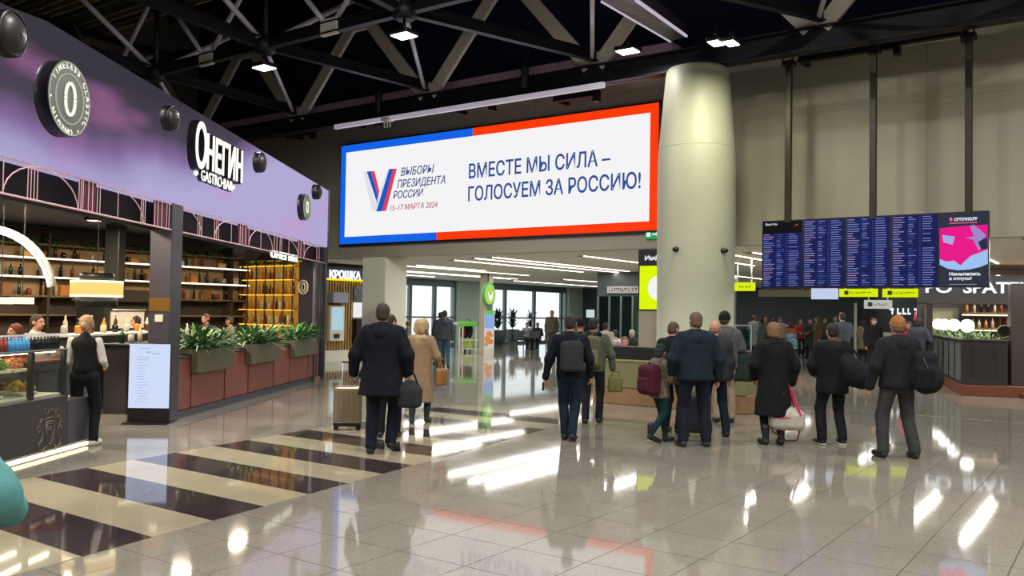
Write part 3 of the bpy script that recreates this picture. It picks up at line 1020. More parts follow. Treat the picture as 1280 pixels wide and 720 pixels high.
# lit shop name
LW = glow('letters_white', 'fffdf2', 1.3)
a, b = on_fa(238, 210), on_fa(301, 228)
big = thing('shop_name_sign', 'lit white raised letters spelling the gastro bar name on the fascia', 'sign', FA.w((a[0], 0, a[2])))
c0, c1 = on_fa(257, 221, -.14)[0], on_fa(301.5, 230, -.14)[0]
zb = on_fa(301, 229.5, -.14)[2]
zt = on_fa(258, 189)[2]
o0 = on_fa(243, 208)
for dd, mm, nm in ((.14, M_BLACK, 'letter_back'), (.0, LW, 'lettering')):
    yb = -.01 if dd else -.145
    wide_text('НЕГИН', c0, c1, zb + .02, .56, mm, bold=.055 if dd else .02, y=yb, fr=FA, parent=big, name=nm, depth=dd or .02)
    wide_text('О', on_fa(243, 205, -.14)[0] + .0, on_fa(256.5, 215, -.14)[0], zb - .01, .72, mm, bold=.045 if dd else .012, y=yb, fr=FA, parent=big, name=nm, depth=dd or .02)
g0, g1 = on_fa(251, 227, -.08)[0], on_fa(290, 241, -.08)[0]
gz = on_fa(290, 241.5, -.08)[2]
wide_text('GASTRO·BAR', g0, g1, gz + .03, .19, M_BLACK, bold=.04, y=-.01, fr=FA, parent=big, name='letter_back', depth=.07)
wide_text('GASTRO·BAR', g0, g1, gz + .03, .18, LW, bold=.0, y=-.08, fr=FA, parent=big, depth=.01)
for s in (g0 - .12, g1 + .12):
    MB(FA).ball((s, -.05, gz + .12), .04, 8).build('dot', LW, big)

# ---- lattice frieze under the fascia
FR0, FR1 = 2.93, 3.34
fz = thing('lattice_frieze', 'pinkish white art deco metal lattice of arches under the purple fascia', 'lattice', FA.w((14, .05, FR0)))
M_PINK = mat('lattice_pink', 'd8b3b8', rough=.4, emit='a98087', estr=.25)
MB(FA).tube([(5, .02, FR0), (SE - .1, .02, FR0)], .013, 6).build('rail', M_PINK, fz)
MB(FA).tube([(5, .02, FR1 - .02), (SE - .1, .02, FR1 - .02)], .010, 6).build('rail', M_PINK, fz)
sf = lambda px: on_fa(px, 250 + px * .17, .02)[0]


def arch_(a, b, w0, w1, H_=.385):
    c_, r_ = (a + b) / 2, (b - a) / 2
    MB(FA).tube([(c_ + r_ * math.cos(w), .02, FR0 + H_ * math.sin(w)) for w in np.linspace(w0, w1, 15)], .008, 6).build('arch', M_PINK, fz)


for a, b in ((3, 97), (311, 341)):
    arch_(sf(a), sf(b), 0, math.pi)
for a, b in ((147, 179), (228, 252), (352, 373)):
    a, b = sf(a), sf(b)
    arch_(2 * a - b, b, 0, math.pi / 2)
for a, b in ((268, 289), (380, 396)):
    a, b = sf(a), sf(b)
    arch_(a, 2 * b - a, math.pi / 2, math.pi)
for px in (3, 34, 38, 42, 46, 98, 100.7, 103.2, 110, 115, 121, 124.5, 147, 176, 178.5, 181, 193, 197, 202, 208, 211, 228, 247, 249.5, 252, 268, 270.5, 273, 289, 300, 303, 307, 311, 326, 343, 346, 350, 352, 361, 373, 376, 380, 396, 399):
    x_ = sf(px)
    MB(FA).tube([(x_, .02, FR0), (x_, .02, FR1 - .03)], .006, 5).build('bar', M_PINK, fz)
for a, b in ((103, 122), (195, 211), (300, 311), (374, 380)):
    MB(FA).box(sf(a), sf(b), .05, .07, FR0, FR1).build('maroon_plate', mat('maroon_plate', '5a2030', rough=.5), fz)
for k in range(3):
    x_ = sf(3) - .2 - k * .8
    MB(FA).tube([(x_, .02, FR0), (x_, .02, FR1 - .03)], .006, 5).build('bar', M_PINK, fz)
o = MB(FA).box(5, SE - .1, .3, .36, FR0, FR1 + .1).build('frieze_backing', mat('shop_dark_brown', '1a1312', rough=.8))
tag(o, 'dark backing board behind the pink lattice frieze', 'panel')
# bulkhead sign inside: second shop name
q0, q1 = on_fa(325, 321, .5), on_fa(359, 321, .5)
t = thing('inner_name_sign', 'small white inner repeat of the shop name under the lattice', 'sign', FA.w((q0[0], .5, q0[2])))
wide_text('ОНЕГИН', q0[0], q1[0], q0[2], .15, LW, bold=.03, y=.28, fr=FA, parent=t, depth=.03)

# ---- posts
p0 = on_fa(212, 528)[0]
pil = MB(FA).cbox(13.28, 13.66, .0, .34, 0, FR1, .01).build('facade_pillar', M_SHOPG)
tag(pil, 'tall charcoal pillar of the gastro bar behind the lit menu stand', 'pillar')
ff = FA.at(12.62, 0, 0, 90)   # frame whose wall faces the camera (x to the right = -y of facade)
CF = Frame(*FA.w((13.28, .34, 0))[:2], 86.928 - 90)
z = dep(190, 372, 13.28)[2]
MB(CF).box(.02, .34, -.015, 0, dep(190, 389, 13.28)[2], z).build('gold_plaque', mat('gold_plaque', '7d5a1e', rough=.35, metal=.4), pil)
MB(CF).box(.12, .24, -.03, 0, dep(190, 402, 13.28)[2], dep(190, 393, 13.28)[2]).build('switch_box', M_STEEL_G, pil)
e = thing('facade_end_frame', 'dark slim end frame of the gastro bar with a round wall logo', 'frame', FA.w((SE - .5, 0, 0)))
MB(FA).cbox(SE - .1, SE, .0, .1, 0, FR1, .01).build('post', M_SHOPG, e)
MB(FA).cbox(SE - 1.0, SE - .93, .0, .08, 0, FR0, .01).build('post', M_SHOPG, e)
for w_ in (.25, .5, .75):
    MB(FA).tube([(SE - .93 + .83 * w_, .04, 0.1), (SE - .93 + .83 * w_, .04, FR0)], .014, 6).build('rod', M_SHOPG, e)
MB(FA).box(SE - .95, SE - .08, .07, .09, 0.1, FR0).build('tinted_panel', mat('tinted_panel', '33292c', rough=.3), e)
MB(UV).box(-16.9, -16.3, 14.62, 14.72, 0.1, 2.93).build('logo_board', M_SHOPD, e)
lz = dep(380, 359, 19.0)[2]
q = UV.hit(380, 359, 14.62)
lt = thing('round_wall_logo', 'small round white logo on the dark board at the right end of the bar', 'logo', UV.w((q[0], 14.62, q[2])))
for rr, th in ((.17, .012), (.13, .006)):
    MB(UV).tube([(q[0] + rr * math.cos(w), 14.6, q[2] + rr * math.sin(w)) for w in np.linspace(0, 2 * math.pi, 25)[:-1]], th, 6, True).build('ring', M_WHITEP, lt)
MB(UV).tube([(q[0] + .06 * math.cos(w), 14.6, q[2] + .09 * math.sin(w)) for w in np.linspace(0, 2 * math.pi, 17)[:-1]], .014, 6, True).build('letter', M_WHITEP, lt)
MB(UV).lathe((q[0], 14.615, q[2]), [(.16, 0), (.16, -.01)], 24, 'y').build('disc', M_BLACK, lt)

# ---- planter wall
pw_ = thing('planter_wall', 'low wall of red-brown wood panels with dark joints along the gastro bar', 'wall panel', FA.w((17.5, .1, 0)))
M_RB = mat('wood_redbrown', '7d4238', rough=.4, noise=.14, scale=2.5, stretch=(3, 3, 14), coat=.2)
MB(FA).box(13.68, SE - .95, .04, .3, 0, .12).build('plinth', M_SHOPG, pw_)
MB(FA).box(13.68, SE - .95, .10, .3, .12, .93).build('core', M_BLACK, pw_)
xs_ = [13.68] + [on_fa(px, 480)[0] for px in (241, 283, 312, 343, 363, 386, 399)]
for a, b in zip(xs_[:-1], xs_[1:]):
    MB(FA).cbox(a + .03, b - .03, .03, .11, .13, .95, .008).build('panel', M_RB, pw_)
MB(FA).cbox(13.68, SE - .95, .0, .34, .945, .975, .008).build('ledge', M_SHOPD, pw_)


def blades(mb, c, n, L, spread, up, w=.02, rg=None, droop=.5):
    rg = rg or random
    for _ in range(n):
        az = rg.uniform(0, 2 * math.pi)
        l = L * rg.uniform(.5, 1.1)
        e0 = rg.uniform(.35, 1.2)
        p = np.array([c[0] + rg.uniform(-1, 1) * spread[0], c[1] + rg.uniform(-1, 1) * spread[1], c[2]])
        dx, dy = math.cos(az), math.sin(az)
        sx, sy = -dy, dx
        V = []
        for t in np.linspace(0, 1, 5):
            hz = l * (math.cos(e0) * t + .15 * t * t)
            vz = l * (math.sin(e0) * t * up - droop * t * t)
            ww = w * math.sin(math.pi * min(.97, .12 + t * .85)) * rg.uniform(.8, 1.2)
            q = p + np.array([dx * hz, dy * hz, vz])
            V += [q + np.array([sx, sy, .3]) * ww, q - np.array([sx, sy, -.3]) * ww]
        mb.add(V, [(2 * i, 2 * i + 1, 2 * i + 3, 2 * i + 2) for i in range(4)], True)


M_LEAF = mat('leaf_green', '3f6b33', rough=.5, noise=.35, scale=6)
M_LEAF2 = mat('leaf_pale_green', '6d8f6a', rough=.5, noise=.3, scale=6)
M_LEAFD = mat('leaf_dark_green', '3d6634', rough=.55, noise=.4, scale=5)
M_PLB = mat('planter_olive', '565340', rough=.5, noise=.05, scale=3)
for px0, px1, lab in ((248.6, 291.7, 'nearest'), (315, 349.4, 'middle'), (369, 396, 'farthest')):
    a, b = on_fa(px0, 450, -.11)[0], on_fa(px1, 450, -.11)[0]
    zt_, zb_ = 1.07, .69
    t = thing('fern_planter', '%s of the three olive trough planters of ferns hung on the brown wall' % lab, 'planter', FA.w(((a + b) / 2, -.05, zb_)))
    MB(FA).cbox(a, b, -.11, .022, zb_, zt_, .01).cbox(a, b, .0, .24, .985, zt_, .01).build('trough', M_PLB, t)
    MB(FA).box(a + .02, b - .02, -.09, .22, zt_, zt_ + .01).build('soil', M_BLACK, t)
    rg = random.Random(int(px0))
    f = MB(FA)
    blades(f, ((a + b) / 2, .04, zt_), 260, .58, ((b - a) * .46, .12), 1.2, .026, rg, .4)
    f.build('foliage', M_LEAF, t, kind='stuff')
    f = MB(FA)
    blades(f, ((a + b) / 2, .04, zt_), 80, .66, ((b - a) * .46, .12), 1.1, .02, rg, .6)
    f.build('pale_foliage', M_LEAF2, t, kind='stuff')

# ---- shop interior
BU = 19.17     # back wall: frame VV, y = BU
M_INT = mat('interior_umber', '3a2f24', rough=.7)
struct(MB(VV).box(-6, 14.97, BU, BU + .2, 0, 3.6).build('wall_shop_back', M_INT))
struct(MB(UV).box(-19.17, -16.9, 14.77, 14.97, 0, 3.3).build('wall_shop_end', M_INT))
LEDW = glow('shelf_led', 'fff3dd', 2.2)
LEDG = glow('shelf_led_gold', 'ffb640', 1.6)
M_SHELF = mat('shelf_wood', '6e5c42', rough=.5, noise=.1, scale=5)
sh = thing('back_shelf_unit', 'long wall shelf unit with white light lines and bottles at the back of the bar', 'shelf', VV.w((6, BU - .2, 0)))
levels = [3.06, 2.76, 2.36, 1.96, 1.56]
for i, z in enumerate(levels):
    MB(VV).cbox(-3, 14.6, BU - .36, BU, z - .04, z, .006).build('shelf_board', M_SHELF, sh)
    if i in (1, 2):
        MB(VV).box(-3, 14.6, BU - .375, BU - .35, z - .035, z - .0).build('light_line', LEDW, sh)
for x in np.arange(-3, 14.6, 1.55):
    MB(VV).box(x, x + .05, BU - .37, BU, 1.2, 3.3).build('upright', M_INT, sh)
MB(VV).box(-3, 14.6, BU - .02, BU - .005, 1.9, 3.0).build('back_board', mat('shelf_back_board', 'a98f68', rough=.6, noise=.1, scale=2), sh)
gs = thing('gold_shelf_unit', 'amber lit shelf unit full of bottles at the right end of the bar', 'shelf', UV.w((-18, 14.6, 0)))
for z in (2.85, 2.5, 2.12, 1.74, 1.36):
    MB(UV).box(-19.1, -16.95, 14.5, 14.77, z - .03, z).build('shelf_board', mat('shelf_gold', 'a8803a', rough=.4), gs)
    MB(UV).box(-19.1, -16.95, 14.485, 14.5, z - .03, z - .005).build('light_line', LEDG, gs)
for x in np.linspace(-19.1, -17.0, 7):
    MB(UV).box(x, x + .03, 14.48, 14.51, 1.0, 3.0).build('upright', M_INT, gs)
MB(UV).box(-19.1, -16.95, 14.74, 14.765, 1.0, 3.0).build('back_board', glow('gold_panel', 'b88428', .75), gs)
# bottles
BOT = {}


def bottle(kind):
    if kind in BOT:
        return BOT[kind]
    prof = {'mini': [(.028, 0), (.03, .09), (.012, .125), (.012, .15)], 'wine': [(.036, 0), (.037, .19), (.014, .24), (.013, .30)], 'spirit': [(.042, 0), (.042, .16), (.015, .2), (.015, .25)], 'jar': [(.05, 0), (.055, .05), (.055, .11), (.04, .14)], 'water': [(.03, 0), (.032, .15), (.012, .19), (.012, .22)]}[kind]
    me = MB().lathe((0, 0, 0), prof, 8).build('bottle', M_BLACK, None, base=(0, 0, 0))
    BOT[kind] = me
    return me


BM = [mat('glass_green', '1c3a1e', rough=.15), mat('glass_brown', '3c2210', rough=.15), mat('glass_amber', 'b0762a', rough=.2), mat('glass_clear', 'a9a79a', rough=.15), mat('glass_dark', '0e0d10', rough=.15), mat('label_red', '7a2a22', rough=.4), mat('label_cream', 'b9a98a', rough=.5)]
first = {}


def put_bottle(fr, x, y, z, kind, m, label, group, name='bottle'):
    src = bottle(kind)
    key = kind
    if key not in first:
        first[key] = src
        o = src
    else:
        o = src.copy()
        COL.objects.link(o)
        o.name = name
    P = fr.w((x, y, z))
    o.location = P
    recolor(o, m)
    tag(o, label, 'jar' if kind == 'jar' else 'bottle', group)
    return o


rg = random.Random(11)
for z in levels[1:4]:
    x = 3.9
    while x < 14.5:
        k = rg.random()
        if k < .9:
            kind = rg.choice(['wine', 'spirit', 'jar'])
            put_bottle(VV, x, BU - .2 + rg.uniform(-.04, .04), z, kind, rg.choice(BM), 'bottle or jar on the lit long shelves behind the bar', 'bottles and jars on the long back shelves')
        x += rg.uniform(.17, .30)
for z in (2.5, 2.12, 1.74, 1.36):
    x = -19.05
    while x < -17.0:
        put_bottle(UV, x, 14.64, z, rg.choice(['wine', 'spirit', 'spirit']), rg.choice([BM[1], BM[2], BM[2], BM[5], BM[6]]), 'bottle on the amber lit shelves at the right end', 'bottles on the amber shelves')
        x += rg.uniform(.13, .17)
# trailing plants on top of the shelves
for k in range(9):
    x = 4.2 + k * 1.16
    t = thing('trailing_plant', 'dark leafy plant trailing from the top shelf of the bar', 'plant', VV.w((x, BU - .2, 3.06)), 'plants on the top shelf of the bar')
    f = MB(VV)
    blades(f, (x, BU - .2, 3.12), 70, .42, (.45, .08), .7, .03, rg, .8)
    f.build('foliage', M_LEAFD, t, kind='stuff')
    MB(VV).cbox(x - .4, x + .4, BU - .3, BU - .1, 3.06, 3.14, .01).build('trough', M_INT, t)
t = thing('trailing_plant', 'leafy green plants on top of the amber bottle shelves', 'plant', UV.w((-18, 14.6, 2.85)))
f = MB(UV)
blades(f, (-18.0, 14.56, 2.88), 170, .36, (1.0, .08), .8, .03, rg, .5)
f.build('foliage', M_LEAF, t, kind='stuff')
# cream storage boxes and dishes between the bottles, and pots on the kitchen pass
for i in range(26):
    x = 4.1 + i * .4
    z = levels[(1, 2, 3)[(i * 7) % 3]]
    c_ = ('c9a968', 'b8b0a0', 'c07a30', '8a5a2c')[i % 4]
    o = MB(VV).cbox(x, x + .2, BU - .33, BU - .1, z, z + .13 + .05 * (i % 3), .01).build('storage_box', mat('box_' + c_, c_, rough=.6))
    tag(o, 'small %s box standing in front of the bottles on the long back shelves' % {'c9a968': 'straw coloured', 'b8b0a0': 'pale grey', 'c07a30': 'orange', '8a5a2c': 'brown'}[c_], 'box', {'c9a968': 'straw', 'b8b0a0': 'pale grey', 'c07a30': 'orange', '8a5a2c': 'brown'}[c_] + ' boxes on the back shelves')
for i in range(18):
    put_bottle(FA, 13.8 + i * .2, 1.95 + .1 * (i % 2), 1.29, ('jar', 'wine', 'jar', 'spirit')[i % 4], BM[(3, 6, 2, 4, 1)[i % 5]], 'jar or bottle standing on the pale topped kitchen counter', 'jars on the kitchen counter')
t = thing('amber_shelf', 'short amber lit shelf with dark bottles at the left edge of the bar', 'shelf', VV.w((5.5, BU - .6, 1.95)))
MB(VV).cbox(4.2, 6.9, BU - .7, BU - .4, 1.93, 1.97, .006).build('shelf_board', MATS['shelf_gold'], t)
MB(VV).box(4.2, 6.9, BU - .42, BU - .4, 1.97, 2.3).build('lit_panel', glow('amber_panel', 'c98018', .8), t)
for i in range(16):
    put_bottle(VV, 4.3 + i * .16, BU - .55, 1.97, 'spirit', BM[(4, 1)[i % 2]], 'dark bottle on the short amber lit shelf', 'bottles on the short amber shelf')
# shop ceiling lamps
def shop_light(s, d, z, w=SHOP_LAMP_W, sz=.5, col=(1, .82, .6)):
    t = thing('shop_downlight', 'small warm square downlight in the dark shop ceiling', 'lamp', FA.w((s, d, z)), 'downlights in the shop ceiling')
    MB(FA).box(s - .12, s + .12, d - .12, d + .12, z, z + .06).build('housing', M_BLACK, t)
    MB(FA).box(s - .09, s + .09, d - .09, d + .09, z - .006, z).build('diffuser', glow('shop_lamp', 'ffe2b0', 4), t)
    ld = bpy.data.lights.new('shop_light', 'AREA')
    ld.size = sz
    ld.energy = w
    ld.color = col
    l = bpy.data.objects.new('shop_light', ld)
    COL.objects.link(l)
    l.parent = t
    l.location = (0, 0, -.03)


for s_, d_ in ((8.5, 1.0), (8.5, 3.6), (11, 1.2), (11.2, 4.0), (14, 1.6), (14, 4.0), (16.8, 1.4), (19.2, .9), (16.5, 3.0)):
    shop_light(s_, d_, 3.38)
# ---- deli counter along the facade
dl = thing('deli_counter', 'dark deli counter with glass display and lit foot, left foreground', 'counter', FA.w((9, .4, 0)))
M_CNT = mat('counter_charcoal', '2d2a2b', rough=.45, noise=.05, scale=2)
CE = 10.55
MB(FA).cbox(6.2, CE, -.02, .9, .07, .68, .01).build('front_body', M_CNT, dl)
MB(FA).box(6.2, CE + .45, .02, .9, 0, .07).build('kick', M_BLACK, dl)
MB(FA).cbox(CE + .01, CE + .5, -.02, .9, .07, .62, .01).build('end_cabinet', M_SHOPG, dl)
MB(FA).box(6.2, CE + .45, -.035, .0, .015, .055).build('foot_light', glow('foot_led', 'fff0c8', 2.6), dl)
MB(FA).cbox(6.2, CE, .0, .9, 1.21, 1.235, .006).build('top_shelf', mat('steel_shelf', '6e6f6d', rough=.3, metal=.6), dl)
MB(FA).box(6.2, CE, .0, .015, .69, 1.21).build('glass_front', glass('deli_glass', 'f2f6f2'), dl)
MB(FA).box(6.2, CE, .15, .88, .95, .962).build('mid_shelf', glass('deli_glass2', 'dfe6e0'), dl)
MB(FA).box(6.2, CE, .05, .88, .68, .70).build('deck', mat('deck_white', 'b8b5a8', rough=.4), dl)
MB(FA).box(6.2, CE, .88, .9, .68, 1.21).build('back_panel', mat('deli_back', 'b5ad95', rough=.5), dl)
ps = on_fa(43, 460)[0]
MB(FA).cbox(ps - .03, ps + .03, .01, .07, .68, 1.21, .006).build('glass_post', M_BLACK, dl)
MB(FA).cbox(CE - .05, CE, .01, .07, .68, 1.21, .006).build('glass_post', M_BLACK, dl)
MB(FA).box(6.3, CE - .1, .1, .14, 1.195, 1.21).build('case_light', glow('case_led', 'fff0d0', 14), dl)
MB(FA).box(6.3, CE - .1, .5, .54, 1.195, 1.21).build('case_light', MATS['glow_case_led'], dl)
MB(FA).box(6.2, CE, .03, .6, 1.40, 1.415).build('gantry_glass', glass('deli_glass3', 'eef4f0'), dl)
for x in (7.2, 8.8, CE - .1):
    MB(FA).tube([(x, .35, 1.23), (x, .35, 1.4)], .012, 6).build('gantry_post', M_STEEL_L, dl)
MB(FA).box(6.2, CE, .02, .03, 1.4, 1.42).build('gantry_edge', M_STEEL_L, dl)
# crest
M_CREST = mat('crest_bronze', '7d7062', rough=.4, metal=.5)
q = on_fa(62, 538, -.02)
cx_, cz_ = q[0], q[2]
ct = thing('crest_emblem', 'bronze line crest of crowned shield with curling supporters on the counter front', 'emblem', FA.w((cx_, -.03, cz_ - .2)))
tb2 = lambda P, r=.006: MB(FA).tube([(cx_ + a_, -.026, cz_ + b_) for a_, b_ in P], r, 6).build('line', M_CREST, ct)
K_ = 1.35
tb3 = lambda P, r=.0045: tb2([(a_ * K_, b_ * K_) for a_, b_ in P], r)
tb3([(-.06, .08), (.06, .08), (.065, -.02), (.035, -.09), (0, -.12), (-.035, -.09), (-.065, -.02), (-.06, .08)], .006)
tb3([(-.04, .06), (.04, .06), (.045, -.01), (0, -.09), (-.045, -.01), (-.04, .06)])
tb3([(-.018, .04), (-.018, -.03)]); tb3([(.018, .04), (.018, -.03)]); tb3([(-.018, .006), (.018, .006)])
tb3([(-.07, .115), (-.085, .17), (-.045, .14), (-.02, .185), (0, .15), (.02, .185), (.045, .14), (.085, .17), (.07, .115), (-.07, .115)])
tb3([(-.07, .10), (0, .112), (.07, .10)])
for a_ in (-.085, -.02, .02, .085):
    MB(FA).ball((cx_ + a_ * K_, -.026, cz_ + .185 * K_), .009, 6).build('pearl', M_CREST, ct)
for s in (-1, 1):
    for o_ in (0, .018):
        tb3([(s * (.085 + o_), .10), (s * (.12 + o_), .115), (s * (.145 + o_), .08), (s * (.125 + o_), .03), (s * (.10 + o_), -.02), (s * (.115 + o_), -.07), (s * (.15 + o_), -.09), (s * (.14 + o_), -.14), (s * (.10 + o_), -.15), (s * (.05 + o_), -.13)])
    tb3([(s * (.165 + .028 * (1 - w / 9) * math.cos(w)), .02 + .045 * (1 - w / 9) * math.sin(w)) for w in np.linspace(0, 7.5, 22)])
    tb3([(s * (.04 + .02 * w), -.16 - .012 * math.sin(w * 2.2)) for w in np.linspace(0, 4.2, 14)])
    tb3([(s * (.03 + .02 * w), -.185 - .010 * math.sin(w * 2.2)) for w in np.linspace(0, 3.4, 12)])
# food in the case
FC = ['b8452c', '6f9a3a', 'c9a640', 'd8cfae', '8c3a1c', 'a8b84a', 'd07a3a', 'c8beb0']
k = 0
for row, (yy_, zz_) in enumerate(((.22, .70), (.55, .70), (.35, .962))):
    x = 7.1
    while x < CE - .35:
        k += 1
        if abs(x + .14 - ps) < .2 and row < 2:
            x += .3
            continue
        t = thing('food_tray', 'white tray heaped with salad or snacks inside the deli glass case', 'food tray', FA.w((x + .14, yy_ + .12, zz_)), 'trays of food in the deli case')
        MB(FA).cbox(x, x + .28, yy_, yy_ + .26, zz_, zz_ + .04, .01).build('tray', M_WHITEP, t)
        f = MB(FA)
        for _ in range(22):
            f.ball((x + rg.uniform(.03, .25), yy_ + rg.uniform(.03, .23), zz_ + rg.uniform(.04, .15)), rg.uniform(.022, .045), 6, (1, 1, .8))
        c_ = FC[k * 5 % 8]
        f.build('food', mat('food_' + c_, c_, rough=.5, noise=.3, scale=30), t, kind='stuff')
        x += .33
# bottles on top of the case
for i in range(19):
    xx = 9.3 + i * .066
    if xx < 9.55:
        put_bottle(FA, xx, .1, 1.235, 'mini', mat('drink_red', '8c3b35', rough=.25), 'small red drink bottle standing left on the deli case', 'red drinks on the deli case')
    elif xx < 9.96:
        put_bottle(FA, xx, .1, 1.235, 'mini', mat('drink_blue', '4fa0d8', rough=.2), 'small blue water bottle standing on the deli case', 'blue water bottles on the deli case')
    else:
        put_bottle(FA, xx, .1, 1.235, 'mini', BM[4], 'small black bottle standing on the deli case beside the blond woman', 'black bottles on the deli case')
# second counter between case and pillar
bc = thing('bar_counter', 'dark bar counter with red edged worktop between the blond woman and the pillar', 'counter', FA.w((12, .9, 0)))
MB(FA).cbox(11.0, 12.6, .75, 1.3, 0, 1.0, .01).build('body', M_CNT, bc)
for x in (11.15, 11.65, 12.15):
    MB(FA).box(x, x + .42, .735, .75, .15, .9).build('front_panel', mat('counter_panel', '241f1f', rough=.4), bc)
MB(FA).cbox(10.95, 12.6, .7, 1.35, 1.0, 1.035, .005).build('worktop', mat('worktop_red', '5a2322', rough=.3), bc)
put_bottle(FA, 11.35, .95, 1.035, 'wine', BM[3], 'single clear bottle standing on the dark bar counter', None)
for i, xx in enumerate((11.85, 12.0)):
    o = MB(FA).lathe((xx, .95, 1.035), [(.04, 0), (.042, .14), (.038, .15)], 12).build('shaker', M_WHITEP)
    tag(o, '%s small white shaker on the dark bar counter' % ('left' if i == 0 else 'right'), 'shaker')
kc = thing('kitchen_counter', 'dark kitchen counter with pale top at the back of the bar', 'counter', FA.w((15.6, 1.95, 0)))
MB(FA).cbox(13.7, 17.6, 1.75, 2.2, 0, 1.25, .01).build('body', M_CNT, kc)
MB(FA).cbox(13.6, 17.7, 1.7, 2.25, 1.25, 1.29, .006).build('worktop', M_WHITEP, kc)
hd = thing('extractor_hood', 'stainless steel extractor hood over the kitchen pass', 'hood', FA.w((18, 3.3, 1.7)))
MB(FA).prism([(17.0, 1.85), (19.2, 1.85), (18.8, 2.1), (17.4, 2.1)], 3.0, 3.7).build('canopy', mat('stainless', '454643', rough=.3, metal=.7), hd)
MB(FA).cbox(17.95, 18.25, 3.25, 3.55, 2.1, 3.44, .01).build('chimney', MATS['stainless'], hd)
ov = thing('oven', 'steel framed oven below the extractor hood', 'oven', FA.w((18, 3.4, 0)))
MB(FA).cbox(17.2, 19.0, 3.1, 3.7, 0, 1.75, .01).build('body', MATS['stainless'], ov)
MB(FA).box(17.4, 18.8, 3.08, 3.1, 1.3, 1.65).build('door', M_STEEL_G, ov)
MB(FA).tube([(17.4, 3.05, 1.68), (18.8, 3.05, 1.68)], .015, 6).build('handle', M_STEEL_L, ov)
ct2 = thing('inner_counter', 'black service counter with glasses behind the fern planters', 'counter', FA.w((17, 1.3, 0)))
MB(FA).cbox(14.2, 19.0, 1.1, 1.5, 0, 1.1, .01).build('body', M_CNT, ct2)
MB(FA).cbox(14.1, 19.1, 1.05, 1.55, 1.1, 1.14, .006).build('worktop', M_BLACK, ct2)
for i in range(14):
    put_bottle(FA, 14.4 + i * .31 + rg.uniform(-.05, .05), 1.3, 1.14, rg.choice(['wine', 'spirit', 'jar']), BM[(i * 3) % 7], 'bottle standing on the black counter behind the fern planters', 'bottles on the inner counter')
# chairs behind planter wall
for i in range(5):
    s_ = 14.3 + i * 1.15
    t = thing('bar_chair', 'black round backed chair just behind the brown planter wall', 'chair', FA.w((s_, .62, 0)), 'chairs behind the planter wall')
    MB(FA).lathe((s_, .62, .45), [(.2, 0), (.22, .03), (.2, .07)], 14).build('seat', M_BLACK, t)
    MB(FA).tube([(s_ - .22, .8, .5), (s_ - .22, .82, .95), (s_ - .1, .84, 1.12), (s_ + .1, .84, 1.12), (s_ + .22, .82, .95), (s_ + .22, .8, .5)], .035, 8).build('backrest', M_BLACK, t)
    for dx, dy in ((-.15, -.15), (.15, -.15), (-.15, .15), (.15, .15)):
        MB(FA).tube([(s_ + dx, .62 + dy, .46), (s_ + dx * 1.3, .62 + dy * 1.3, 0)], .015, 6).build('leg', M_STEEL_G, t)

# pendant lamps
def drum_lamp(P, r, h, label, cols, z_top=3.44, grp=None):
    t = thing('pendant_lamp', label, 'lamp', P, grp)
    F_ = Frame(P[0], P[1], 0)
    z = P[2]
    for nm, z0, z1, rr, m in cols:
        MB(F_).lathe((0, 0, z), [(rr * r, z0 * h), (rr * r, z1 * h)], 24).build(nm, m, t)
    MB(F_).tube([(0, 0, z + h), (0, 0, z_top)], .008, 5).build('cord', M_BLACK, t)
    return t


WARM = glow('lamp_warm', 'ffcf74', 1.15)
P = dep(120.5, 384, 12.9)
drum_lamp(P, .36, .5, 'big drum pendant lamp with glowing cream band between black bands', [('lower_band', 0, .3, .78, M_BLACK), ('shade', .3, .36, 1.0, glow('lamp_rim', 'fff0c0', 2.2)), ('shade', .36, .72, 1.0, WARM), ('shade', .72, .78, 1.0, glow('lamp_rim', 'fff0c0', 2.2)), ('upper_band', .78, 1.0, .66, M_BLACK)])
drum_lamp(dep(27.5, 380, 13.2), .16, .1, 'small disc pendant lamp right of its twin at the left edge', [('shade', 0, 1, 1, glow('lamp_disc', 'fff0c8', 1.5))])
drum_lamp(dep(1, 380, 13.2), .16, .1, 'small disc pendant lamp cut by the left picture edge', [('shade', 0, 1, 1, MATS['glow_lamp_disc'])])
# light arc
c = dep(-22, 372, 11.2)
t = thing('light_arch', 'curved white light arc rising from the left picture edge inside the bar', 'lamp', (c[0], c[1], 2.1))
R_ = 84 / 1090 * 11.2
CF2 = Frame(c[0], c[1], 0)
MB(CF2).tube([(R_ * 1.0 * math.cos(w), 0, c[2] + R_ * math.sin(w)) for w in np.linspace(.18, math.pi - .18, 28)], .018, 8).build('light_tube', glow('arc_led', 'fffaf0', 6), t)
MB(CF2).tube([(R_ * 1.06 * math.cos(w), .03, c[2] + R_ * 1.06 * math.sin(w)) for w in np.linspace(.18, math.pi - .18, 28)], .03, 8).build('arch_frame', M_STEEL_G, t)
MB(CF2).tube([(0, .03, c[2] + R_), (0, .03, 3.44)], .01, 6).build('cord', M_BLACK, t)

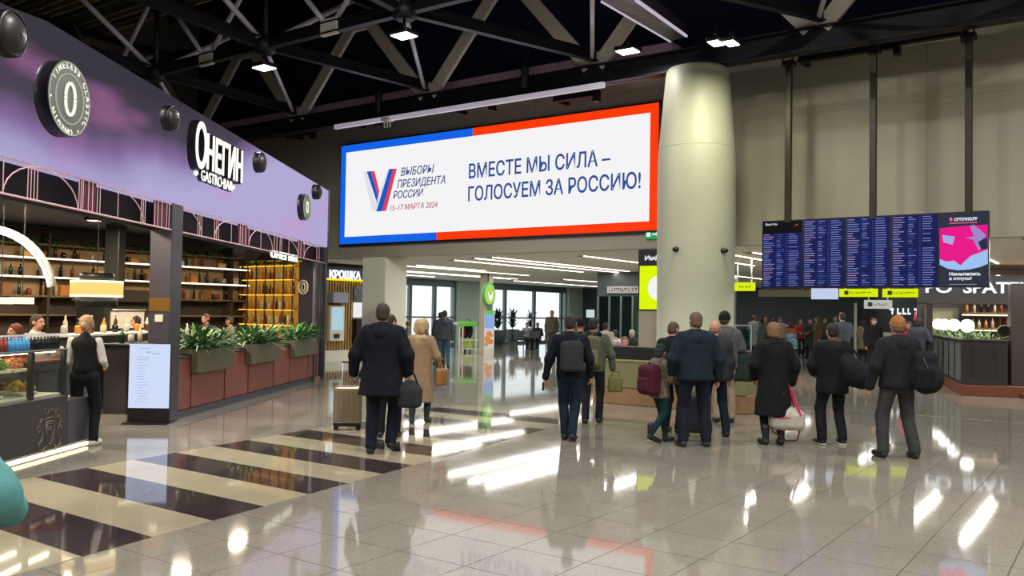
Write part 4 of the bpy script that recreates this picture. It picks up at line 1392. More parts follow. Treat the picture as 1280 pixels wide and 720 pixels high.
# ---- digital menu stand
g = gnd(186, 529)
AN = 3
MF = Frame(g[0], g[1], AN)
ms = thing('menu_stand', 'standing lit digital menu board with pale blue page and black foot', 'sign', (g[0], g[1], 0))
w_ = .31
MB(MF).cbox(-w_, w_, -.03, .03, 0.02, 1.20, .008).build('casing', M_BLACK, ms)
MB(MF).box(-w_ + .01, w_ - .01, -.035, -.029, .23, 1.19).build('display_face', glow('menu_page', 'cfdcf8', 1.0), ms)
MB(MF).box(-w_ - .02, w_ + .02, -.2, .2, 0, .02).build('foot', M_BLACK, ms)
b = MB(MF)
for i in range(17):
    z = .32 + i * .042
    b.box(-.2 + (i % 3) * .02, -.2 + rg.uniform(.1, .2), -.038, -.034, z, z + .008)
b.box(-.05, .02, -.038, -.034, 1.06, 1.08).box(.04, .16, -.038, -.034, 1.04, 1.055).box(-.16, 0, -.038, -.034, 1.12, 1.13)
b.build('menu_lines', glow('menu_ink', '9db0d8', 1.0), ms, kind='stuff')

# ================================================================ KIOSK BAY (beyond the shop)
KU = 22.6
kb = thing('food_kiosk', 'wood slatted food kiosk with white lit name sign beside the square column', 'kiosk', VV.w((21.5, KU, 0)))
MB(VV).box(18.5, 24, KU + .1, KU + .3, 0, 3.38).build('back_wall', mat('kiosk_dark', '241c12', rough=.6), kb)
M_SLAT = mat('slat_oak', 'a98750', rough=.5, noise=.1, scale=4)
k0 = VV.hit(409, 340, KU)[0]
for i in range(19):
    x = 20.3 + i * .13
    MB(VV).cbox(x, x + .06, KU + .02, KU + .1, .35, 2.75, .006).build('slat', M_SLAT, kb)
MB(VV).box(18.6, 23.5, KU - .05, KU + .12, 2.85, 3.25).build('name_board', mat('name_board', '26313a', rough=.5), kb)
MB(VV).box(18.6, 23.5, KU - .06, KU + .12, 2.78, 2.85).build('yellow_line', glow('yellow_line', 'f0d020', 1.3), kb)
MB(VV).box(19, 23.5, KU - .5, KU, 0, .35).build('bench_ledge', M_LOWCEIL, kb)
a, b = VV.hit(410, 346, KU), VV.hit(449, 348, KU)
wide_text('КРОШКА', a[0], b[0], a[2] - .03, .27, glow('kiosk_white', 'eaf0ff', 1.3), bold=.05, fr=VV, y=KU - .06, parent=kb, depth=.03)
q0, q1 = VV.hit(442, 358, KU), VV.hit(449.5, 376, KU)
MB(VV).box(q0[0], q1[0] + .4, KU - .03, KU + .02, q1[2], q0[2]).build('poster', mat('poster_dark', '3c4a50', rough=.5, noise=.6, scale=6), kb)
q0, q1 = VV.hit(442, 378, KU), VV.hit(449.5, 397, KU)
MB(VV).box(q0[0], q1[0] + .4, KU - .03, KU + .02, q1[2], q0[2]).build('service_window', glow('service_window', 'e9edf0', 1.0), kb)
q0, q1 = VV.hit(441, 399, KU), VV.hit(449.5, 426, KU)
MB(VV).box(q0[0], q1[0] + .4, KU - .2, KU + .02, q1[2] - .1, q0[2]).build('counter_niche', M_BLACK, kb)
a, b = VV.hit(410, 382, KU), VV.hit(427.5, 426, KU)
tk = thing('order_terminal', 'white touch screen order terminal mounted on the wooden slats', 'terminal', VV.w((a[0], KU, b[2])))
MB(VV).cbox(a[0], b[0], KU - .12, KU + .02, b[2], a[2], .015).build('housing', M_WHITEP, tk)
MB(VV).box(a[0] + .08, b[0] - .08, KU - .126, KU - .118, b[2] + .38, a[2] - .06).build('screen', glow('terminal_page', 'a9cbd8', 1.0), tk)
MB(VV).box(a[0] + .18, b[0] - .25, KU - .14, KU - .118, b[2] + .1, b[2] + .25).build('card_reader', M_BLACK, tk)
a, b = VV.hit(409.5, 365, KU), VV.hit(428.5, 379, KU)
o = MB(VV).cbox(a[0], b[0], KU - .3, KU + .02, b[2], a[2], .02).build('wall_box', mat('box_greyblue', '8b93a8', rough=.5))
tag(o, 'grey blue box fixed on the slats above the order terminal', 'box')

# ================================================================ GREEN FOOD STAND AND ROUND SIGN
Yc = 36.5
g = gnd(605, 443)
gu = UV.l(g)
gs_ = MB(UV).cbox(gu[0] - .28, gu[0] + .12, gu[1], gu[1] + .4, 0, 3.38, .01).build('slim_column', mat('column_taupe', 'a39b88', rough=.5))
tag(gs_, 'slim taupe column carrying the round green sign far back', 'column')
t = thing('round_sign', 'round green and white sign hanging on the slim taupe column', 'sign', dep(610, 368, Yc - .3))
P = dep(610, 368, Yc - .3)
SF = Frame(P[0], P[1], 62)
z = P[2]
rr = .5
MB(SF).lathe((0, .02, z), [(rr, 0), (rr, -.1)], 28, 'y').build('rim', mat('sign_green', '3c8a4c', rough=.4, emit='2c7a3c', estr=.4), t)
MB(SF).lathe((0, -.08, z), [(rr * .82, 0), (rr * .82, -.03)], 28, 'y').build('face', glow('sign_lime', 'b8dc6a', .9), t)
MB(SF).prism([(-.2, z + .1), (-.1, z - .2), (.05, z - .28), (.2, z - .1), (.22, z + .15), (.12, z), (0, z - .08)], -.13, -.1).build('leaf_mark', glow('mark_white', 'eef8e8', 1), t)
MB(SF).tube([(0, 0, z + rr), (0, 0, 3.4)], .03, 6).build('hanger', M_STEEL_D, t)
t = thing('poster_stand', 'tall lit poster of orange buns under a blue and green top', 'poster', dep(612, 441, Yc - .2))
a, b = dep(605.5, 388, Yc - .2), dep(617.5, 438, Yc - .2)
PF = Frame(a[0], a[1], 0)
w_ = b[0] - a[0]
h_ = a[2] - b[2]
MB(PF).box(0, w_, 0, .1, b[2] - .2, a[2]).build('casing', M_STEEL_G, t)
for f0, f1, c_ in ((.9, 1, '6cc860'), (.55, .9, '8fb4e8'), (.05, .55, 'd8cfe0')):
    MB(PF).box(.02, w_ - .02, -.01, 0, b[2] + f0 * h_, b[2] + f1 * h_).build('printed_page', glow('poster_' + c_, c_, .9), t)
b_ = MB(PF)
for cx2, cz2, r2 in ((.14, .28, .13), (.27, .22, .12), (.2, .42, .11), (.3, .38, .08), (.1, .15, .09)):
    b_.lathe((cx2, -.012, b[2] + cz2 * h_), [(r2, 0), (r2, -.008 - r2 * .05)], 16, 'y')
b_.build('bun_picture', glow('poster_buns', 'd8924c', .85), t)
fs = thing('food_stand', 'small food stand with bright green top and pale frame, far left of centre', 'stand', gnd(583, 440))
Ys = 38
a, b = dep(548, 402, Ys), dep(596, 408, Ys)
FF = Frame(a[0], a[1], 0)
w_ = b[0] - a[0]
M_GRN = mat('stand_green', '5cb83c', rough=.4, emit='4ca82c', estr=.1)
MB(FF).cbox(.85, w_, 0, .8, b[2], a[2], .01).build('green_top', M_GRN, fs)
MB(FF).cbox(0, .85, .1, .7, b[2] + .05, b[2] + .15, .01).build('counter_top', M_WHITEP, fs)
MB(FF).cbox(0, .3, .1, .6, 0, b[2], .01).build('green_side', M_GRN, fs)
for x in (.9, w_ * .62, w_ - .06):
    MB(FF).box(x, x + .06, 0, .06, 0, b[2]).build('frame_post', M_WHITEP, fs)
    MB(FF).box(x, x + .06, .7, .76, 0, b[2]).build('frame_post', M_WHITEP, fs)
for z in (.12, .5):
    MB(FF).box(.9, w_ + .5, .02, .05, z, z + .05).build('frame_rail', M_WHITEP, fs)
MB(FF).cbox(1.05, 1.5, .2, .7, .15, .6, .02).build('lime_box', mat('lime_box', 'a8c060', rough=.5), fs)
MB(FF).cbox(.95, 1.15, .2, .7, .65, 1.05, .02).build('red_crate', mat('red_crate', '8c2230', rough=.5), fs)

# potted plants by the windows
for px, py, s_, lab in ((640, 429, 1.0, 'dark potted plant in a tall grey pot before the middle window'), (664, 428, .95, 'dark potted plant behind the seated travellers'), (622, 431, 1.0, 'dark potted plant just right of the bun poster')):
    g = gnd(px, py)
    t = thing('potted_plant', lab, 'plant', g)
    F_ = Frame(g[0], g[1], 0)
    MB(F_).lathe((0, 0, 0), [(.3 * s_, 0), (.42 * s_, .78), (.40 * s_, .8), (.36 * s_, .74)], 4).build('pot', mat('pot_grey', '3e4547', rough=.6), t)
    MB(F_).tube([(0, 0, .7), (.03, 0, 1.3)], .03, 6).build('stem', mat('stem_brown', '4a3c28', rough=.7), t)
    f = MB(F_)
    rg2 = random.Random(px)
    for zz_ in (.9, 1.15, 1.4):
        blades(f, (0, 0, zz_), 26, .5 * s_, (.08, .08), 1.7, .05, rg2, .25)
    f.build('foliage', mat('leaf_window', '26382c', rough=.5), t, kind='stuff')
# seats by the windows
for k in range(5):
    g = gnd(652 + k * 9, 434)
    g[1] = 42.5
    g[0] = 0.4 + k * .75
    t = thing('waiting_seat', 'grey metal waiting seat in the row before the far windows', 'seat', g, 'waiting seats before the windows')
    F_ = Frame(g[0], g[1], 0)
    MB(F_).cbox(-.27, .27, -.25, .25, .42, .47, .01).build('seat', mat('seat_grey', '4a5052', rough=.4, metal=.4), t)
    MB(F_).cbox(-.27, .27, -.3, -.25, .45, .9, .01).build('backrest', mat('seat_grey', '4a5052', rough=.4, metal=.4), t)
    for dx in (-.2, .2):
        MB(F_).bar((dx, 0, 0), (dx, 0, .44), .05, .05).build('leg', M_ALU, t)

# ================================================================ INFORMATION DESK
DV = 15.1
ds = thing('information_desk', 'low information desk with black top band and olive yellow front left of the column', 'desk', UV.w((-7.4, DV + .5, 0)))
D0, D1 = -8.75, -5.6
MB(UV).cbox(D0, D1, DV + .04, DV + .9, 0, .33, .01).build('wood_base', mat('desk_wood', '8a6a4c', rough=.4, noise=.1, scale=3), ds)
MB(UV).cbox(D0, D1, DV + .02, DV + .9, .33, .84, .01).build('olive_front', mat('desk_olive', '757350', rough=.45), ds)
MB(UV).cbox(D0, D1, DV, DV + .9, .84, .89, .01).build('pale_band', mat('desk_pale', 'a5a483', rough=.4), ds)
MB(UV).cbox(D0 - .02, D1, DV - .02, DV + .3, .89, 1.13, .01).build('black_band', mat('desk_black', '1c1c22', rough=.35), ds)
MB(UV).cbox(D0 - .02, D1, DV + .25, DV + .95, .86, .9, .01).build('work_surface', M_WHITEP, ds)
for i, u_ in enumerate((-8.6, -8.5, -8.42, -8.3, -8.2)):
    o = MB(UV).lathe((u_, DV + .12, 1.13), [(.025, 0), (.03, .1), (.028, .11)], 8).build('cup', M_WHITEP if i % 2 else M_STEEL_L)
    tag(o, 'small cup standing on the information desk top', 'cup', 'cups on the information desk')
a, b = UV.hit(798, 312, 17.9), UV.hit(830, 388, 17.9)
s_ = thing('info_sign', 'bright yellow lit information sign with white disc and black header, beside the round column', 'sign', UV.w((a[0], 17.9, b[2])))
hz = UV.hit(798, 332, 17.9)[2]
wI = .95
MB(UV).box(a[0], a[0] + wI, 17.9, 18.2, hz, a[2]).build('header', mat('info_header', '1d1c28', rough=.4), s_)
MB(UV).box(a[0] - .0, a[0] + wI, 17.92, 18.2, b[2], hz).build('casing', M_BLACK, s_)
MB(UV).box(a[0] + .04, a[0] + wI, 17.9, 17.925, b[2] + .02, hz - .01).build('display_face', glow('info_yellow', 'd8f000', 1.05), s_)
cq = UV.hit(823, 360, 17.9)
MB(UV).lathe((a[0] + wI * .56, 17.9, cq[2]), [(.28, 0), (.28, -.012)], 32, 'y').build('white_disc', glow('info_disc', 'f2f4f0', 1.0), s_)
MB(UV).lathe((a[0] + wI * .56, 17.888, cq[2] + .13), [(.035, 0), (.035, -.01)], 16, 'y').box(a[0] + wI * .56 - .03, a[0] + wI * .56 + .03, 17.876, 17.888, cq[2] - .16, cq[2] + .07).build('letter_mark', M_BLACK, s_)
wide_text('Инфо', a[0] + .17, a[0] + .62, hz + .12, .1, glow('info_white', 'eeeeee', 1), bold=.04, fr=UV, y=17.898, parent=s_)
o = MB(UV).cbox(a[0] + .0, a[0] + .75, 17.95, 18.25, 0, b[2], .01).build('sign_pylon', M_WALL, s_)

# shop front and hanging sign far behind the desk
t = thing('far_shopfront', 'dark framed far shop front with glass panes behind the information desk', 'shop', dep(775, 440, 34))
sp = UV.l(dep(746, 400, 34))
x0, yv = sp[0], sp[1]
x1 = UV.hit(835, 400, yv)[0]
MB(UV).box(x0, x1, yv, yv + .3, 2.45, 3.38).build('header_band', mat('front_dark', '33393c', rough=.5), t)
n_ = 6
for i in range(n_ + 1):
    x = x0 + (x1 - x0) * i / n_
    MB(UV).box(x, x + .08, yv, yv + .1, 0, 2.45).build('mullion', M_ALU, t)
for i in range(n_):
    x = x0 + (x1 - x0) * i / n_
    MB(UV).box(x + .08, x + (x1 - x0) / n_, yv + .04, yv + .06, .1, 2.45).build('pane', glass('shop_pane', 'a9c9c4'), t)
struct(MB(UV).box(x0 - .5, x1 + 1, yv + 4, yv + 4.2, 0, 3.38).build('wall_shopfront', M_TEAL_LIT))
t = thing('hanging_name_board', 'pale long board with small lettering on the dark far shop front', 'sign', dep(790, 350, 33))
a, b = UV.hit(759, 367, yv - .1), UV.hit(799, 355, yv - .1)
MB(UV).box(a[0], b[0] + .3, yv - .12, yv - .02, a[2] + .02, a[2] + .28).build('board', mat('board_pale', '9d9a9c', rough=.5), t)
tick_line(UV, a[0] + .1, b[0] + .1, yv - .126, yv - .12, a[2] + .09, .13, M_SIGND, t, 4)
o = thing('small_display', 'small white lit display on a stand right of the camouflage man', 'display', gnd(737, 440))
a, b = dep(733, 387, 30), dep(743, 397, 30)
MB().box(a[0], b[0], 30, 30.05, b[2], a[2]).build('screen', glow('small_display', 'cfe0e4', .9), o)
MB().box((a[0] + b[0]) / 2 - .02, (a[0] + b[0]) / 2 + .02, 30.02, 30.06, 0, b[2]).build('stand', M_STEEL_D, o)

# ================================================================ BAR ON THE RIGHT
BA = Frame(10.53, 20.4, -19.7)    # x = to the right along the front, y = away
M_BARF = mat('bar_black_wood', '27211f', rough=.4, noise=.08, scale=3)
M_BARS = mat('bar_grey_wood', '545a58', rough=.4, noise=.06, scale=3)
M_CHERRY = mat('plinth_cherry', '6b3a26', rough=.35, noise=.12, scale=3, stretch=(1, 1, 6))
pl = thing('bar_planter_counter', 'dark panelled planter counter on a cherry wood plinth, right edge', 'counter', BA.w((.5, 3, 0)))
MB(BA).cbox(-.03, 4.5, -.03, 9.0, 0, .25, .01).build('plinth', M_CHERRY, pl)
MB(BA).cbox(.0, .95, .0, 8.8, .25, 1.26, .01).build('body', M_BARF, pl)
MB(BA).cbox(-.02, .97, -.02, 8.82, 1.26, 1.31, .01).build('top_rim', M_BARF, pl)
MB(BA).box(.22, .73, -.02, 0, .45, .47).box(.22, .73, -.02, 0, 1.08, 1.10).box(.22, .24, -.02, 0, .45, 1.1).box(.71, .73, -.02, 0, .45, 1.1).build('moulding', mat('bar_moulding', '352d2a', rough=.35), pl)
for i in range(8):
    y = .06 + i * 1.08
    MB(BA).box(-.015, .0, y, y + .92, .32, 1.2).build('side_panel', M_BARS, pl)
    MB(BA).box(-.03, -.015, y + .95, y + 1.02, .3, 1.2).build('pilaster', M_BLACK, pl)
f = MB(BA)
rg2 = random.Random(5)
blades(f, (.47, 4.4, 1.3), 600, .26, (.42, 4.3), 1.2, .02, rg2, .3)
f.build('foliage', mat('leaf_olive', '5d7a3e', rough=.5, noise=.3, scale=6), pl, kind='stuff')
f = MB(BA)
blades(f, (.25, .3, 1.3), 40, .3, (.18, .2), 1.0, .02, rg2, .4)
f.build('foliage', M_LEAF2, pl, kind='stuff')
for i, px in enumerate((1208, 1192, 1180, 1172, 1159)):
    y = (.2, 2.4, 4.3, 5.8, 8.4)[i]
    P = BA.w((.14, y, 1.66))
    t = thing('globe_lamp', '%s round white globe lamp in the row above the bar planter' % ('first and largest', 'second', 'third', 'fourth', 'fifth and leftmost')[i], 'lamp', P)
    t.location[2] = 1.31
    OFF[t.name] = np.array([P[0], P[1], 1.31])
    MB().ball((P[0], P[1], 1.62), .155, 16).build('globe', glow('globe', 'fffaf0', 3.0), t)
    MB().tube([(P[0], P[1], 1.28), (P[0], P[1], 1.47)], .015, 6).build('stem', M_STEEL_D, t)
q = dep(1255, 417, 20.5)
t = thing('round_table_mirror', 'round brass framed mirror standing on the right end of the planter', 'mirror', (q[0], q[1], 1.31))
MB(Frame(q[0], q[1], -25)).lathe((0, 0, 1.5), [(.14, 0), (.14, -.02)], 20, 'y').build('mirror_face', mat('mirror_dark', '3a3a36', rough=.1, metal=.8), t)
MB(Frame(q[0], q[1], -25)).tube([(.14 * math.cos(w), -.01, 1.5 + .14 * math.sin(w)) for w in np.linspace(0, 2 * math.pi, 25)[:-1]], .015, 6, True).tube([(0, 0, 1.31), (0, 0, 1.36)], .02, 6).build('rim', mat('brass', 'a39468', rough=.3, metal=.7), t)
q = dep(1262, 445, 21)
o = MB(Frame(q[0], q[1], -20)).lathe((0, 0, 1.0), [(.17, 0), (.17, -.03)], 20, 'y').build('pink_tray', mat('pink_tray', 'c77f84', rough=.4))
o.scale = (.35, 1, 1.4)
tag(o, 'pink round tray hanging at the right end of the dark planter', 'tray')
# bar pavilion behind
bp = thing('bar_pavilion', 'dark bar pavilion with white lettered header and back bar, right edge', 'bar', BA.w((3, 4, .25)))
MB(BA).cbox(1.05, 1.45, .2, .6, .25, 2.62, .01).build('front_pillar', mat('pillar_brown', '3b3330', rough=.4), bp)
MB(BA).cbox(-.6, 8, 3.4, 3.7, 2.18, 2.95, .01).build('header', mat('header_dark', '2b2a2c', rough=.5), bp)
for x in (-.4, 3.0, 6):
    MB(BA).cbox(x, x + .15, 3.45, 3.6, .25, 2.2, .01).build('post', M_BARF, bp)
MB(BA).cbox(1.3, 8, 1.6, 2.1, .25, 1.75, .01).build('inner_counter', mat('bar_umber', '352a27', rough=.5), bp)
MB(BA).box(-.4, 8, 6.0, 6.2, .25, 3.3).build('back_wall', mat('bar_back', '46403c', rough=.5), bp)
for z in (1.5, 1.95, 2.35):
    MB(BA).box(.8, 8, 5.6, 6.0, z, z + .03).build('shelf_board', M_SHELF, bp)
    MB(BA).box(.8, 8, 5.97, 5.99, z - .06, z - .02).build('light_line', glow('bar_led', 'fff0cc', 1.6), bp)
MB(BA).box(-.2, .7, 5.9, 5.98, .3, 2.1).build('door_leaf', mat('door_grey', '6d6a60', rough=.5), bp)
MB(BA).box(-.05, .55, 5.86, 5.9, 1.2, 2.0).build('door_glass', mat('door_glass', '8d8a70', rough=.2), bp)
for z in (1.53, 1.98):
    x = .9
    while x < 5.2:
        put_bottle(BA, x, 5.75, z, rg.choice(['wine', 'spirit', 'wine']), rg.choice(BM), 'bottle on the back shelves of the right hand bar', 'bottles on the right bar shelves')
        x += rg.uniform(.15, .2)
for x in (1.5, 2.4, 3.4):
    MB(BA).ball((x, 4.5, 2.9), .12, 12).build('globe', MATS['glow_globe'], bp)
lx0, lx1 = BA.hit(1157, 367, 3.36)[0], BA.hit(1293, 367, 3.36)[0]
lxm, lxn = BA.hit(1190, 367, 3.36)[0], BA.hit(1204, 367, 3.36)[0]
zz = BA.hit(1220, 366, 3.36)[2]
wide_text('PO', lx0, lxm, zz, .30, glow('bar_letters', 'f4f6fa', 1.2), bold=.03, fr=BA, y=3.38, parent=bp, depth=.05)
wide_text('SPATEN', lxn, lx1, zz, .30, glow('bar_letters', 'f4f6fa', 1.2), bold=.03, fr=BA, y=3.38, parent=bp, depth=.05)
ld = bpy.data.lights.new('bar_light', 'AREA')
ld.size = 1.5
ld.energy = 260
ld.color = (1, .85, .65)
l = bpy.data.objects.new('bar_light', ld)
COL.objects.link(l)
l.parent = bp
l.location = Vector(BA.w((3, 4.8, 3.1)) - OFF[bp.name])
# steps at the right end
o = MB(BA).cbox(1.2, 3.5, -.35, -.05, 0, .12, .01).build('wood_step', M_CHERRY)
tag(o, 'low cherry wood step in front of the plinth at the right picture edge', 'step')

# glass fence and crowd zone on the right of the column
t = thing('glass_fence', 'pale green glass fence with steel posts right of the round column', 'fence', gnd(932, 470))
g = gnd(932, 455)
gl_ = UV.l(g)
for i in range(5):
    x = gl_[0] - 2.2 + i * .6
    MB(UV).tube([(x, gl_[1], 0), (x, gl_[1], 1.45)], .025, 8).build('post', M_STEEL_L, t)
    if i < 4:
        MB(UV).box(x + .04, x + .56, gl_[1] - .01, gl_[1] + .01, .1, 1.3).build('pane', glass('fence_glass', 'b5d2cc'), t)
MB(UV).tube([(gl_[0] - 2.2, gl_[1], 1.42), (gl_[0] + .2, gl_[1], 1.42)], .025, 8).build('rail', M_STEEL_L, t)
# luggage cart row with patterned side
g = gnd(989, 439)
t = thing('luggage_cart', 'big wheeled cart with blue white patterned side and orange rim in the crowd', 'cart', g)
F_ = Frame(g[0], g[1], -25)
MB(F_).cbox(-.62, .62, -.3, .5, .14, .95, .02).build('body', mat('cart_pattern', '8fb2bf', rough=.5, noise=.6, scale=7), t)
MB(F_).cbox(-.6, .62, -.32, .52, .95, 1.18, .02).build('orange_rim', mat('cart_orange', 'b0563c', rough=.5), t)
b = MB(F_)
rg3 = random.Random(9)
for i in range(22):
    x, z = rg3.uniform(-.55, .45), rg3.uniform(.2, .85)
    b.box(x, x + rg3.uniform(.05, .14), -.315, -.3, z, z + rg3.uniform(.03, .07))
b.build('printed_marks', mat('cart_marks', '3f7f9c', rough=.5), t, kind='stuff')
for dx in (-.5, 0, .5):
    MB(F_).lathe((dx, -.2, .07), [(.07, -.02), (.07, .02)], 12, 'y').build('wheel', M_BLACK, t)
for i, (px, c_) in enumerate(((981, 'c3b9c4'), (987, '7c3f44'), (993, '8a4a3c'), (977, '2c3a50'))):
    p_ = dep(px, 411, g[1] + .1)
    o = MB().ball((p_[0], p_[1], 1.18 + .11 * (1 + i % 2)), .16, 10, (1.3, 1, .7)).build('bundle', cloth('bundle' + c_, c_))
    tag(o, '%s soft bag lying on the patterned cart' % ('pale lilac', 'maroon', 'rust red', 'navy')[i], 'bag')
# dark door and pillar behind the crowd
t = thing('lift_door', 'dark open doorway with pale upright frame behind the masked man', 'doorway', gnd(1072, 442))
a = UV.hit(1069, 400, 45)
MB(UV).box(a[0], a[0] + .12, 44.8, 45, 0, 2.5).build('frame_post', M_WHITEP, t)
MB(UV).box(a[0] + .12, a[0] + 1.2, 44.95, 45, 0, 2.5).build('opening', M_BLACK, t)
MB(UV).box(a[0] + 1.2, a[0] + 1.3, 44.8, 45, 0, 2.5).build('frame_post', M_WHITEP, t)
MB(UV).box(a[0] + 1.3, a[0] + 9, 44.85, 45, 0, 2.6).build('wall_cladding', M_STEEL_G, t)
# far lit shop line behind the bar
t = thing('far_shop_sign', 'row of far white lit letters behind the knit cap man', 'sign', dep(1140, 391, 40))
a, b = UV.hit(1112, 393, 38), UV.hit(1163, 395, 38)
tick_line(UV, a[0], b[0], 37.96, 38.0, a[2], .26, glow('far_letters', 'e8f0f4', 1.2), t, 6)
MB(UV).box(a[0] - .5, b[0] + 3, 38.03, 38.3, 1.2, 3.38).build('board', mat('far_board', '232b2e', rough=.6), t)
MB(UV).box(b[0] - .6, b[0] + .4, 37.98, 38.02, 1.7, 2.05).build('pink_screen', glow('far_pink', 'd0486c', 1), t)
# teal padded bag at the lower left corner, close to the camera

# ================================================================ PEOPLE : smooth implicit surfaces meshed with surface nets
def A(*p):
    return np.array(p, float)


def cap(a, b, ra, rb, sq=1.0):
    return ('c', A(*a), A(*b), ra, rb, sq)


def ell(c, r, rot=0.0):
    return ('e', A(*c), A(*r), rot, None, None)


def rbox(c, h, r, rot=0.0):
    return ('b', A(*c), A(*h), r, rot, None)


def sdf_eval(P, prims, k, cuts=(), holes=(), folds=0.0, fseed=0.0):
    d = None
    for p in prims:
        if p[0] == 'c':
            _, a, b, ra, rb, sq = p
            Q = P - a
            ba = b - a
            if sq != 1.0:
                Q = Q * A(1, 1 / sq, 1)
                ba = ba * A(1, 1 / sq, 1)
            t = np.clip((Q @ ba) / (ba @ ba + 1e-12), 0, 1)
            q = np.linalg.norm(Q - t[:, None] * ba, axis=1) - (ra + (rb - ra) * t)
            q = q * min(1, (sq + 1) / 2)
        elif p[0] == 'e':
            _, c, r, rot, _, _ = p
            Q = P - c
            if rot:
                cs, sn = math.cos(rot), math.sin(rot)
                Q = np.stack([Q[:, 0] * cs + Q[:, 1] * sn, -Q[:, 0] * sn + Q[:, 1] * cs, Q[:, 2]], 1)
            k0 = np.linalg.norm(Q / r, axis=1)
            k1 = np.linalg.norm(Q / (r * r), axis=1) + 1e-9
            q = k0 * (k0 - 1) / k1
        else:
            _, c, h, r, rot, _ = p
            Q = P - c
            if rot:
                cs, sn = math.cos(rot), math.sin(rot)
                Q = np.stack([Q[:, 0] * cs + Q[:, 1] * sn, -Q[:, 0] * sn + Q[:, 1] * cs, Q[:, 2]], 1)
            W_ = np.abs(Q) - (h - r)
            q = np.linalg.norm(np.maximum(W_, 0), axis=1) + np.minimum(W_.max(1), 0) - r
        if d is None:
            d = q
        else:
            hh = np.clip(0.5 + 0.5 * (q - d) / k, 0, 1)
            d = q * (1 - 0) + 0 if False else (d * hh * 0 + (q * (1 - hh) + d * hh) - k * hh * (1 - hh))
    if folds:
        x, y, z = P[:, 0], P[:, 1], P[:, 2]
        d = d + folds * (np.sin(17 * z + 9 * np.sin(7 * x + fseed) + 5 * y + fseed) * .5 + .5 * np.sin(31 * x + 11 * z + 6 * np.sin(13 * y + fseed)))
    for pt, n in cuts:
        n = A(*n)
        n = n / np.linalg.norm(n)
        d = np.maximum(d, (P - A(*pt)) @ n)
    for c, r in holes:
        k0 = np.linalg.norm((P - A(*c)) / A(*r), axis=1)
        d = np.maximum(d, -(k0 - 1) * min(r))
    return d


def smin_fix():
    pass


def surf(prims, res, k=.03, cuts=(), holes=(), folds=0.0, fseed=0.0):
    lo, hi = A(9, 9, 9), A(-9, -9, -9)
    for p in prims:
        if p[0] == 'c':
            m_ = max(p[3], p[4])
            for e in (p[1], p[2]):
                lo, hi = np.minimum(lo, e - m_), np.maximum(hi, e + m_)
        else:
            m_ = p[2].copy()
            if (p[0] == 'e' and p[3]) or (p[0] == 'b' and p[4]):
                m_[0] = m_[1] = max(m_[0], m_[1]) * 1.42
            lo, hi = np.minimum(lo, p[1] - m_), np.maximum(hi, p[1] + m_)
    lo -= res * 2 + k * .5
    hi += res * 2 + k * .5
    for pt, n in cuts:
        if n[0] == 0 and n[1] == 0:
            if n[2] < 0:
                lo[2] = max(lo[2], pt[2] - res * 2)
            else:
                hi[2] = min(hi[2], pt[2] + res * 2)
    N = np.maximum(np.ceil((hi - lo) / res).astype(int) + 1, 3)
    ax = [lo[i] + res * np.arange(N[i]) for i in range(3)]
    X, Y, Z = np.meshgrid(*ax, indexing='ij')
    P = np.stack([X.ravel(), Y.ravel(), Z.ravel()], 1)
    D = sdf_eval(P, prims, k, cuts, holes, folds, fseed).reshape(N)
    S = D < 0
    cells = tuple(n - 1 for n in N)
    cnt = np.zeros(cells)
    acc = np.zeros(cells + (3,))
    sl = lambda o: tuple(slice(o_, o_ + c) for o_, c in zip(o, cells))
    corners = [(i, j, l) for i in (0, 1) for j in (0, 1) for l in (0, 1)]
    for c in corners:
        for a in range(3):
            if c[a] == 0:
                c2 = list(c); c2[a] = 1
                d0, d1 = D[sl(c)], D[sl(c2)]
                m_ = (d0 < 0) != (d1 < 0)
                t = np.where(m_, d0 / np.where(m_, d0 - d1, 1), 0)
                for b in range(3):
                    acc[..., b] += np.where(m_, c[b] + (t if b == a else 0), 0)
                cnt += m_
    act = cnt > 0
    ids = -np.ones(cells, int)
    ids[act] = np.arange(act.sum())
    I = np.argwhere(act)
    V = lo + res * (I + acc[act] / cnt[act][:, None])
    F = []
    for a in range(3):
        b, c = (a + 1) % 3, (a + 2) % 3
        s0 = [slice(1, N[i] - 1) for i in range(3)]
        s0[a] = slice(0, N[a] - 1)
        s1 = list(s0); s1[a] = slice(1, N[a])
        A0, A1 = S[tuple(s0)], S[tuple(s1)]
        base = np.argwhere(A0 != A1)
        if len(base) == 0:
            continue
        fl = A0[tuple(base.T)]
        o_ = np.array([1, 1, 1]); o_[a] = 0
        idx = base + o_
        g = []
        for db, dc in ((-1, -1), (0, -1), (0, 0), (-1, 0)):
            q = idx.copy(); q[:, b] += db; q[:, c] += dc
            g.append(ids[tuple(q.T)])
        g = np.stack(g, 1)
        g[~fl] = g[~fl][:, ::-1]
        F.append(g)
    F = np.concatenate(F) if F else np.zeros((0, 4), int)
    return V, F


def mesh_obj(name, parts, mats_, parent=None):
    """parts: list of (V, F, material index)"""
    vs, fs, mi = [], [], []
    n = 0
    for V, F, m_ in parts:
        vs.append(V)
        fs.append(np.asarray(F) + n)
        mi += [m_] * len(F)
        n += len(V)
    V = np.concatenate(vs)
    me = bpy.data.meshes.new(name)
    allf = [tuple(r) for f in fs for r in f.tolist()]
    me.from_pydata(V.tolist(), [], allf)
    me.polygons.foreach_set('use_smooth', [True] * len(allf))
    for m_ in mats_:
        me.materials.append(m_)
    if len(mats_) > 1:
        me.polygons.foreach_set('material_index', mi)
    me.update()
    o = bpy.data.objects.new(name, me)
    COL.objects.link(o)
    if parent is not None:
        o.parent = parent
    return o


